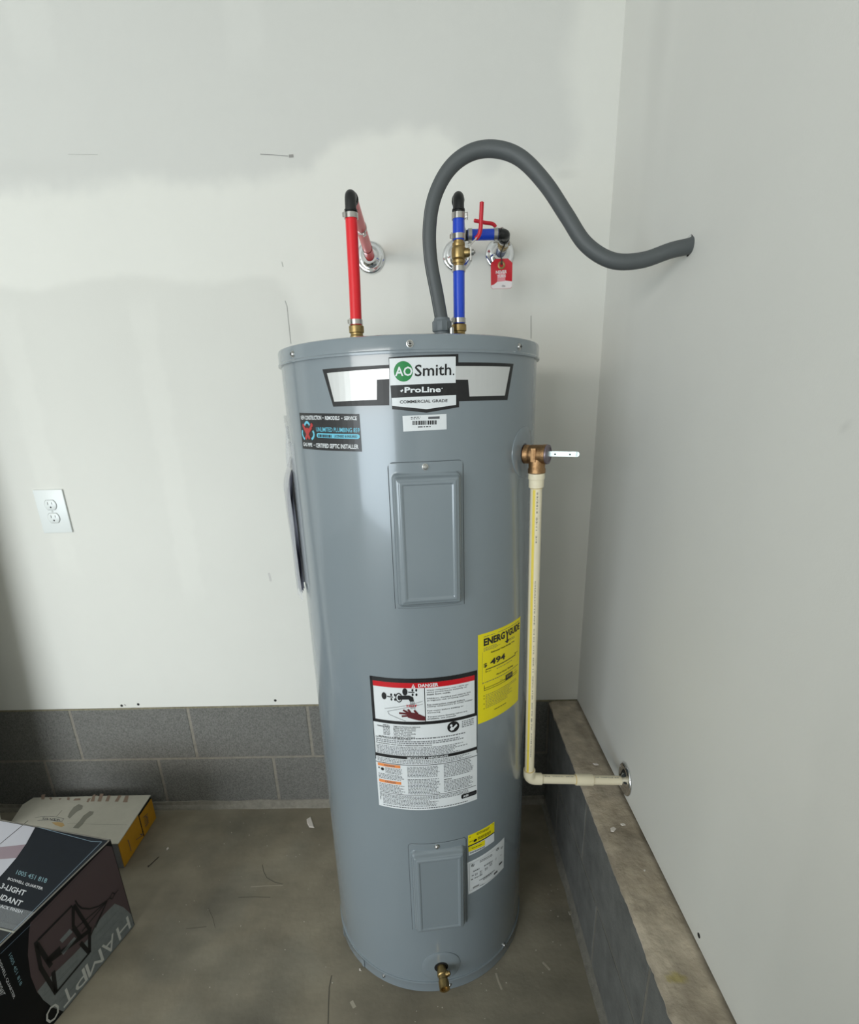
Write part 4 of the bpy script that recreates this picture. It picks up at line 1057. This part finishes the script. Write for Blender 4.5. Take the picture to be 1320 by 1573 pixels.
p.line([(115, 1383), (119, 1390), (125, 1395), (137, 1396), (151, 1392), (164, 1383)], .0035, BAR_, 4)
for q in ((117, 1425), (125, 1431), (137, 1440), (146, 1425)): B_((164, 1384), q, .003)
p.line([(164, 1383), (168, 1379), (172, 1381), (176, 1373), (172, 1371), (168, 1379)], .0025, BAR_, 4); p.line([(176, 1373), (181, 1367)], .002, BAR_, 4)
p.poly([za(545, 265), za(640, 160), za(665, 190), za(570, 290)], PLW, 4); p.poly([za(560, 380), za(680, 235), za(700, 250), za(580, 400)], PLW, 4)
SER = mat('carton_letter_grey', (214, 214, 208), .5)
# upside-down name along the foot of the carton
a0_, z0_ = fuv(*za(1215, 160)); a1_, z1_ = fuv(*za(440, 1020))
for ch, (q0, q1) in zip('HAMPTO', (((1195, 110), (1095, 265)), ((1060, 255), (955, 395)), ((935, 375), (810, 600)), ((800, 600), (700, 740)), ((690, 745), (590, 905)), ((545, 890), (430, 1030)))):
    A0, A1 = fuv(*za(*q0))[0], fuv(*za(*q1))[0]
    zb_, zt2 = .052, .010
    o = Vector((A0, zb_)); vs, fs = text_polys(ch, 0.0)
    V = [p.bm.verts.new((A0+(A1-A0)*a, zb_+(zt2-zb_)*b, 5*p.lay)) for a, b in vs]; kk = p.mi(SER)
    for f in fs: p.bm.faces.new([V[i] for i in f]).material_index = kk
p.text('1005 451 818', za(75, 405), za(180, 690), za(100, 375), TXC, 3, .01)
p.text('BOSWELL QUARTER', za(-35, 440), za(118, 815), za(-12, 410), TXW, 3, .01)
p.text('3-LIGHT PENDANT', za(-95, 560), za(0, 780), za(-45, 540), TXW, 3, .01)
p.line([zc_(330, 1290), zc_(0, 1610)], .0010, LINE, 3); p.line([zc_(1160, 445), zc_(345, 1290)], .0012, mat('carton_crease', (64, 58, 60), .5), 3)
p.build('side_print', BB)
def guv(u, v):
    d = ray(u, v); t = (BH-CAM.z)/d.z; X = CAM+d*t; return (X-BP).dot(e2), (X-BP).dot(e1)
def gmp(a, b, o): return BP+e2*a+e1*b+Vector((0, 0, BH+o+.0003))
p = Print(guv, gmp, 0, .00025)
p.poly([(.004, .004), (.245, .004), (.245, BW-.004), (.004, BW-.004)], NAVY, 1, raw=True)
p.poly([(.247, .004), (BLn-.004, .004), (BLn-.004, BW-.004), (.247, BW-.004)], mat('carton_navy_flap', (28, 33, 38), .6, nscale=40, namp=.2), 1, raw=True)
lim = lambda q: (max(q[0], .005), min(q[1], BW-.005))
p.poly([lim(guv(*zc_(*q))) for q in ((405, 170), (385, 225), (290, 400), (180, 560), (60, 700), (0, 765), (-160, 880), (-300, 600), (-260, 30), (0, 85))], PALE, 2, raw=True)
p.poly([guv(*zc_(*q)) for q in ((280, 412), (180, 560), (-100, 580), (-100, 445), (20, 440))], mat('carton_mauve', (150, 132, 142), .4), 3, raw=True)
p.bar(zc_(310, 150), zc_(-20, 425), .0022, BAR_, 3)
p.line([zc_(390, 215), zc_(1000, 378), zc_(1120, 383), zc_(245, 1262), zc_(-80, 1570)], .0014, LINE, 3)
p.text('1005 451 818', zc_(172, 738), zc_(505, 838), zc_(196, 690), TXC, 3, .01)
p.text('BOSWELL QUARTER', zc_(78, 805), zc_(462, 920), zc_(98, 772), TXW, 3, .015)
p.text('3-LIGHT', zc_(-2, 893), zc_(262, 980), zc_(32, 836), TXW, 3, .02)
p.text('PENDANT', zc_(-130, 975), zc_(222, 1093), zc_(-90, 920), TXW, 3, .02)
p.text('IN MATTE BLACK FINISH', zc_(-260, 1035), zc_(238, 1172), zc_(-240, 1003), TXW, 3, .01)
p.build('top_print', BB)
bm = bmesh.new()
for a, b, w in (((0, .002), (BLn, .002), .004), ((.002, 0), (.002, BW), .003)):
    A, B = gmp(*a, .0006), gmp(*b, .0006); strip(bm, A, B, w, .0008, (0, 0, 1))
link('worn_edge', bm, KRAFT, BB)
bm = bmesh.new(); 
A = [gmp(.236, b, .0009) for b in (0, BW)]; strip(bm, A[0], A[1], .045, .0004, (0, 0, 1)); link('packing_tape', bm, mat('packing_tape', (200, 205, 210), .15, alpha=.16), BB)
bm = bmesh.new(); strip(bm, gmp(.262, 0, .0012), gmp(.262, BW, .0012), .003, .0006, (0, 0, 1)); link('tape_glint', bm, mat('tape_glint', (165, 165, 155), .5), BB)  # pale strip painted as the glint along the tape

# white flat carton with yellow end
WP = Vector((.2520, -.2660, 0)); we = Vector((-.995, -.02, 0)).normalized(); wb = Vector((-.055, .998, 0)).normalized(); WH = .097; WL, WD = .45, .212
WB = thing('flat_carton', 'flat white cardboard carton with yellow end beside the block wall', 'carton', tuple(WP+we*.2+wb*.1))
WCARD = mat('carton_white', (196, 192, 178), .7, nscale=30, namp=.08); YCARD = mat('carton_yellow', (222, 160, 30), .6, nscale=30, namp=.12); GCARD = mat('carton_grey', (150, 150, 152), .7, nscale=30, namp=.15)
def wq(a, b, z): return WP+we*a+wb*b+Vector((0, 0, z))
bm = bmesh.new()
T = [(0, 0), (.0, WD), (.405, WD+.004), (.42, WD-.03), (.392, .06), (.378, 0)]
lo_ = [bm.verts.new(wq(a, b, .0005)) for a, b in T]; hi_ = [bm.verts.new(wq(a, b, WH-.002)) for a, b in T]
for i in range(len(T)): bm.faces.new((lo_[i], lo_[(i+1) % len(T)], hi_[(i+1) % len(T)], hi_[i]))
bm.faces.new(lo_); bm.faces.new(hi_); link('carton_body', bm, GCARD, WB)
bm = bmesh.new(); vs_ = []
for i, (a, b) in enumerate(T):
    vs_.append((a-(.004 if i < 2 else -.003), b+(-.002 if b < .02 else .003)))
g1 = [bm.verts.new(wq(a, b, WH-.002)) for a, b in vs_]; g2 = [bm.verts.new(wq(a, b, WH+.0012)) for a, b in vs_]
for i in range(len(T)): bm.faces.new((g1[i], g1[(i+1) % 6], g2[(i+1) % 6], g2[i]))
bm.faces.new(g1); bm.faces.new(g2); link('lid', bm, WCARD, WB)
bm = bmesh.new(); 
def ystrip(b0, b1, z0, z1, o): 
    v = [bm.verts.new(wq(-o, b0, z0)), bm.verts.new(wq(-o-.001, b1, z0)), bm.verts.new(wq(-o-.001, b1, z1)), bm.verts.new(wq(-o, b0, z1))]
    w = [bm.verts.new(x.co+we*.0015) for x in v]; bm.faces.new(v); bm.faces.new(w[::-1])
    for i in range(4): bm.faces.new((v[i], w[i], w[(i+1) % 4], v[(i+1) % 4]))
ystrip(.000, .125, .002, WH-.003, .0022); link('end_flap', bm, YCARD, WB)
bm = bmesh.new(); ystrip(.127, WD, .002, WH-.012, .0045); link('end_flap', bm, YCARD, WB)
bm = bmesh.new(); ystrip(.125, WD-.002, WH-.012, WH-.002, .0030); ystrip(.124, .128, .004, WH-.004, .0036); link('flap_gap', bm, DARK, WB)
def wuv(u, v):
    d = ray(u, v); t = (WH+.0015-CAM.z)/d.z; X = CAM+d*t; return (X-WP).dot(we), (X-WP).dot(wb)
def wmp(a, b, o): return wq(a, b, WH+.0014 + o)
zw = zoomed(20, 1210, 6.0); p = Print(wuv, wmp, 0, .0002)
STN = mat('brown_scrawl', (150, 128, 112), .8); OIL = mat('oil_stain', (140, 138, 126), .7)
for pts in ([(255, 132), (258, 90), (295, 82), (285, 130)], [(330, 118), (348, 108), (362, 122), (345, 135)], [(418, 120), (450, 115), (432, 134)], [(500, 130), (505, 103), (528, 110), (522, 135)], [(558, 135), (575, 115), (628, 112), (626, 130)], [(683, 145), (700, 112), (728, 108), (700, 148)], [(722, 140), (745, 80), (770, 70), (758, 138)], [(785, 138), (815, 66), (848, 66), (820, 138)], [(860, 135), (885, 80), (915, 78), (892, 135)], [(948, 135), (985, 78), (1018, 74), (980, 135)], [(1025, 138), (1052, 78), (1085, 76), (1068, 138)]):
    p.poly([zw(*q) for q in pts], STN, 1)
p.line([zw(735, 100), zw(790, 80)], .004, STN, 1.2)
p.poly([zw(*q) for q in ((500, 285), (520, 245), (560, 195), (610, 165), (650, 180), (640, 210), (590, 235), (550, 270), (520, 300))], OIL, 1)
p.poly([zw(*q) for q in ((545, 385), (610, 320), (650, 270), (710, 228), (750, 230), (740, 255), (680, 300), (640, 350), (600, 388))], OIL, 1)
p.line([zw(495, 345), zw(780, 345), zw(1060, 342)], .0008, MATS['oil_stain'], 1)
p.line([zw(395, 285), zw(450, 225)], .002, OIL, 1)
GLD = mat('crest_gold', (190, 160, 110), .6)
p.line([zw(190, 300), zw(250, 290), zw(330, 285), (zw(410, 290)), zw(465, 303), zw(440, 333)], .0012, INKS, 1.5); p.line([zw(215, 325), zw(330, 318), zw(440, 333)], .0012, INKS, 1.5)
p.text('SILVER', zw(260, 316), zw(432, 326), zw(262, 296), INKS, 1.6, .01)
p.poly([zw(*q) for q in ((350, 340), (410, 335), (455, 340), (470, 365), (440, 380), (380, 362))], GLD, 1.4)
p.build('lid_print', WB)['kind'] = 'stuff'
def yuv(u, v):
    nn_ = -we; d = ray(u, v); t = (WP-CAM).dot(nn_)/d.dot(nn_); X = CAM+d*t; return (X-WP).dot(wb), X.z
p = Print(yuv, lambda a, b, o: wq(-.0062-o, a, b), 0, .0002)
p.line([zw(1045, 480), zw(1060, 520), zw(1075, 585)], .003, INKS, 1); p.line([zw(1195, 275), zw(1215, 260), zw(1240, 280), zw(1235, 340), zw(1215, 365)], .0018, INKS, 1)
p.rows(zw(1205, 260), zw(1245, 225), zw(1215, 360), 6, INKS, 1, .4, .2, .004); p.line([zw(1125, 480), zw(1190, 440), zw(1165, 430), zw(1200, 425)], .002, INKS, 1)
p.build('end_print', WB)['kind'] = 'stuff'

# white board leaning against the back wall, only a sliver of it in the frame
LB = thing('leaning_board', 'white board leaning on the wall behind the cartons, only a sliver at the left edge', 'board', (-.40, -.22, 0))
bm = bmesh.new(); SH = Matrix(((1, 0, .085, 0), (0, 1, .100, 0), (0, 0, 1, 0), (0, 0, 0, 1)))
box(bm, (-.760, -.245, .0005), (-.160, -.222, 2.12), .002, SH)
link('board_panel', bm, mat('board_white', (206, 205, 198), .6), LB, True, 25)

SCR = mat('floor_scratch', (84, 80, 70), .8); SCP = mat('floor_smear', (168, 160, 144), .8)
zf = zoomed(200, 1200, 3.667)
mark([zf(1135, 1095), zf(1122, 1160), zf(1118, 1260), zf(1115, 1368)], .0022, SCR, 2, 0, fl, 'scratch')
mark([zf(745, 470), zf(752, 510), zf(770, 545), zf(815, 570), zf(860, 580)], .0016, SCR, 2, 0, fl, 'scratch')
mark([zf(610, 655), zf(700, 652), zf(790, 655)], .0014, SCR, 2, 0, fl, 'scratch')
mark([zf(440, 715), zf(465, 770), zf(480, 830)], .0009, SCR, 2, 0, fl, 'scratch')
mark([zf(315, 832), zf(430, 820)], .0012, SCR, 2, 0, fl, 'scratch')
mark([zf(680, 595), zf(760, 590), zf(860, 588)], .0016, SCP, 2, 0, fl, 'scratch')
mark([(762, 1495), (766, 1508), (771, 1520)], .0045, SCP, 2, 0, fl, 'smear'); mark([(540, 1538), (545, 1548)], .008, SCP, 2, 0, fl, 'smear'); mark([(834, 1478), (845, 1490)], .005, SCP, 2, 0, fl, 'smear')

# ------------------------------------------------------------------ debris
WF = mat('plaster_white', (220, 212, 204), .8)
def chip(pts, label, ax=2, val=0, h=.0018, cat='chip', name='plaster_chip', m=WF, group=None):
    bm = bmesh.new(); P = [hit(*q, ax, val)+Vector((0, 0, .0008)) for q in pts]; c = sum(P, Vector())/len(P)
    A = [bm.verts.new(q) for q in P]; B = [bm.verts.new(c+(q-c)*.8+Vector((0, 0, h))) for q in P]
    for i in range(len(P)): bm.faces.new((A[i], A[(i+1) % len(P)], B[(i+1) % len(P)], B[i]))
    bm.faces.new(A); bm.faces.new(B); o = link(name, bm, m); recentre(o, c); return tag(o, label, cat, group)
zf = zoomed(200, 1200, 3.667)
chip([zf(995, 215), zf(1018, 200), (zf(1028, 230)), zf(1038, 265), zf(1010, 262), zf(998, 240)], 'large pinkish white plaster flake on the floor left of the heater')
chip([zf(205, 382), zf(215, 372), zf(220, 380), zf(206, 392)], 'small white plaster crumb on the floor right of the flat carton')
chip([zf(305, 338), zf(318, 340), zf(322, 345), zf(312, 343)], 'thin pale sliver on the floor between flat carton and heater', m=mat('grit', (150, 146, 132), .8))
chip([zf(1290, 1058), zf(1298, 1056), zf(1300, 1068), zf(1292, 1070)], 'tiny white crumb on the floor at the heater base front left')
zl_ = zoomed(780, 1060, 3.066)
chip([zl_(484, 652), zl_(500, 645), zl_(512, 655), zl_(500, 670), zl_(486, 668)], 'grey white flake lying on the block ledge, left of two', val=ZB+.001)
chip([zl_(530, 632), zl_(548, 630), zl_(557, 638), zl_(540, 642)], 'thin white flake on the block ledge, right of two', val=ZB+.001)
chip([zl_(400, 348), zl_(420, 346), zl_(430, 355), zl_(412, 356)], 'pale flake on the ledge behind the discharge pipe', val=ZB+.001)
chip([zl_(640, 850), zl_(648, 849), zl_(650, 855), zl_(643, 856)], 'tiny white speck on the middle of the block ledge', val=ZB+.001)
chip([zl_(285, 1045), zl_(300, 1040), zl_(308, 1055), zl_(292, 1062)], 'grey crumb on the floor at the foot of the ledge', m=MATS['grit'])
bm = bmesh.new(); tube(bm, [hit(*zf(103, 482), 2, 0)+Vector((0, 0, .0016)), hit(*zf(125, 462), 2, 0)+Vector((0, 0, .0016)), hit(*zf(162, 428), 2, 0)+Vector((0, 0, .0016))], .0010, 8)
lathe(bm, [(.0032, 0), (.0030, .0008), (0, .0008)], hit(*zf(103, 482), 2, 0)+Vector((0, 0, .0022)), (-.6, -.5, .3), 12)
o = link('drywall_nail', bm, mat('rusty_black', (44, 40, 36), .6)); recentre(o, hit(*zf(125, 462), 2, 0)); tag(o, 'thin dark nail lying on the floor beside the flat carton', 'nail')
# grit too small to count
bm = bmesh.new(); random.seed(11)
for k in range(260):
    x, y = random.uniform(.25, 1.62), random.uniform(-1.0, -.03)
    if math.hypot(x-TX, y-TY) < TR+.01 or x < .46: continue
    r = random.uniform(.0006, .0020)
    bmesh.ops.create_icosphere(bm, subdivisions=1, radius=r, matrix=Matrix.Translation((x, y, r*.4)) @ Matrix.Diagonal((1, random.uniform(.5, 1), .5, 1)))
g = link('floor_grit', bm, mat('grit_pale', (176, 170, 156), .9)); g['kind'] = 'stuff'; g['label'] = 'fine pale grit scattered over the concrete floor'; g['category'] = 'grit'
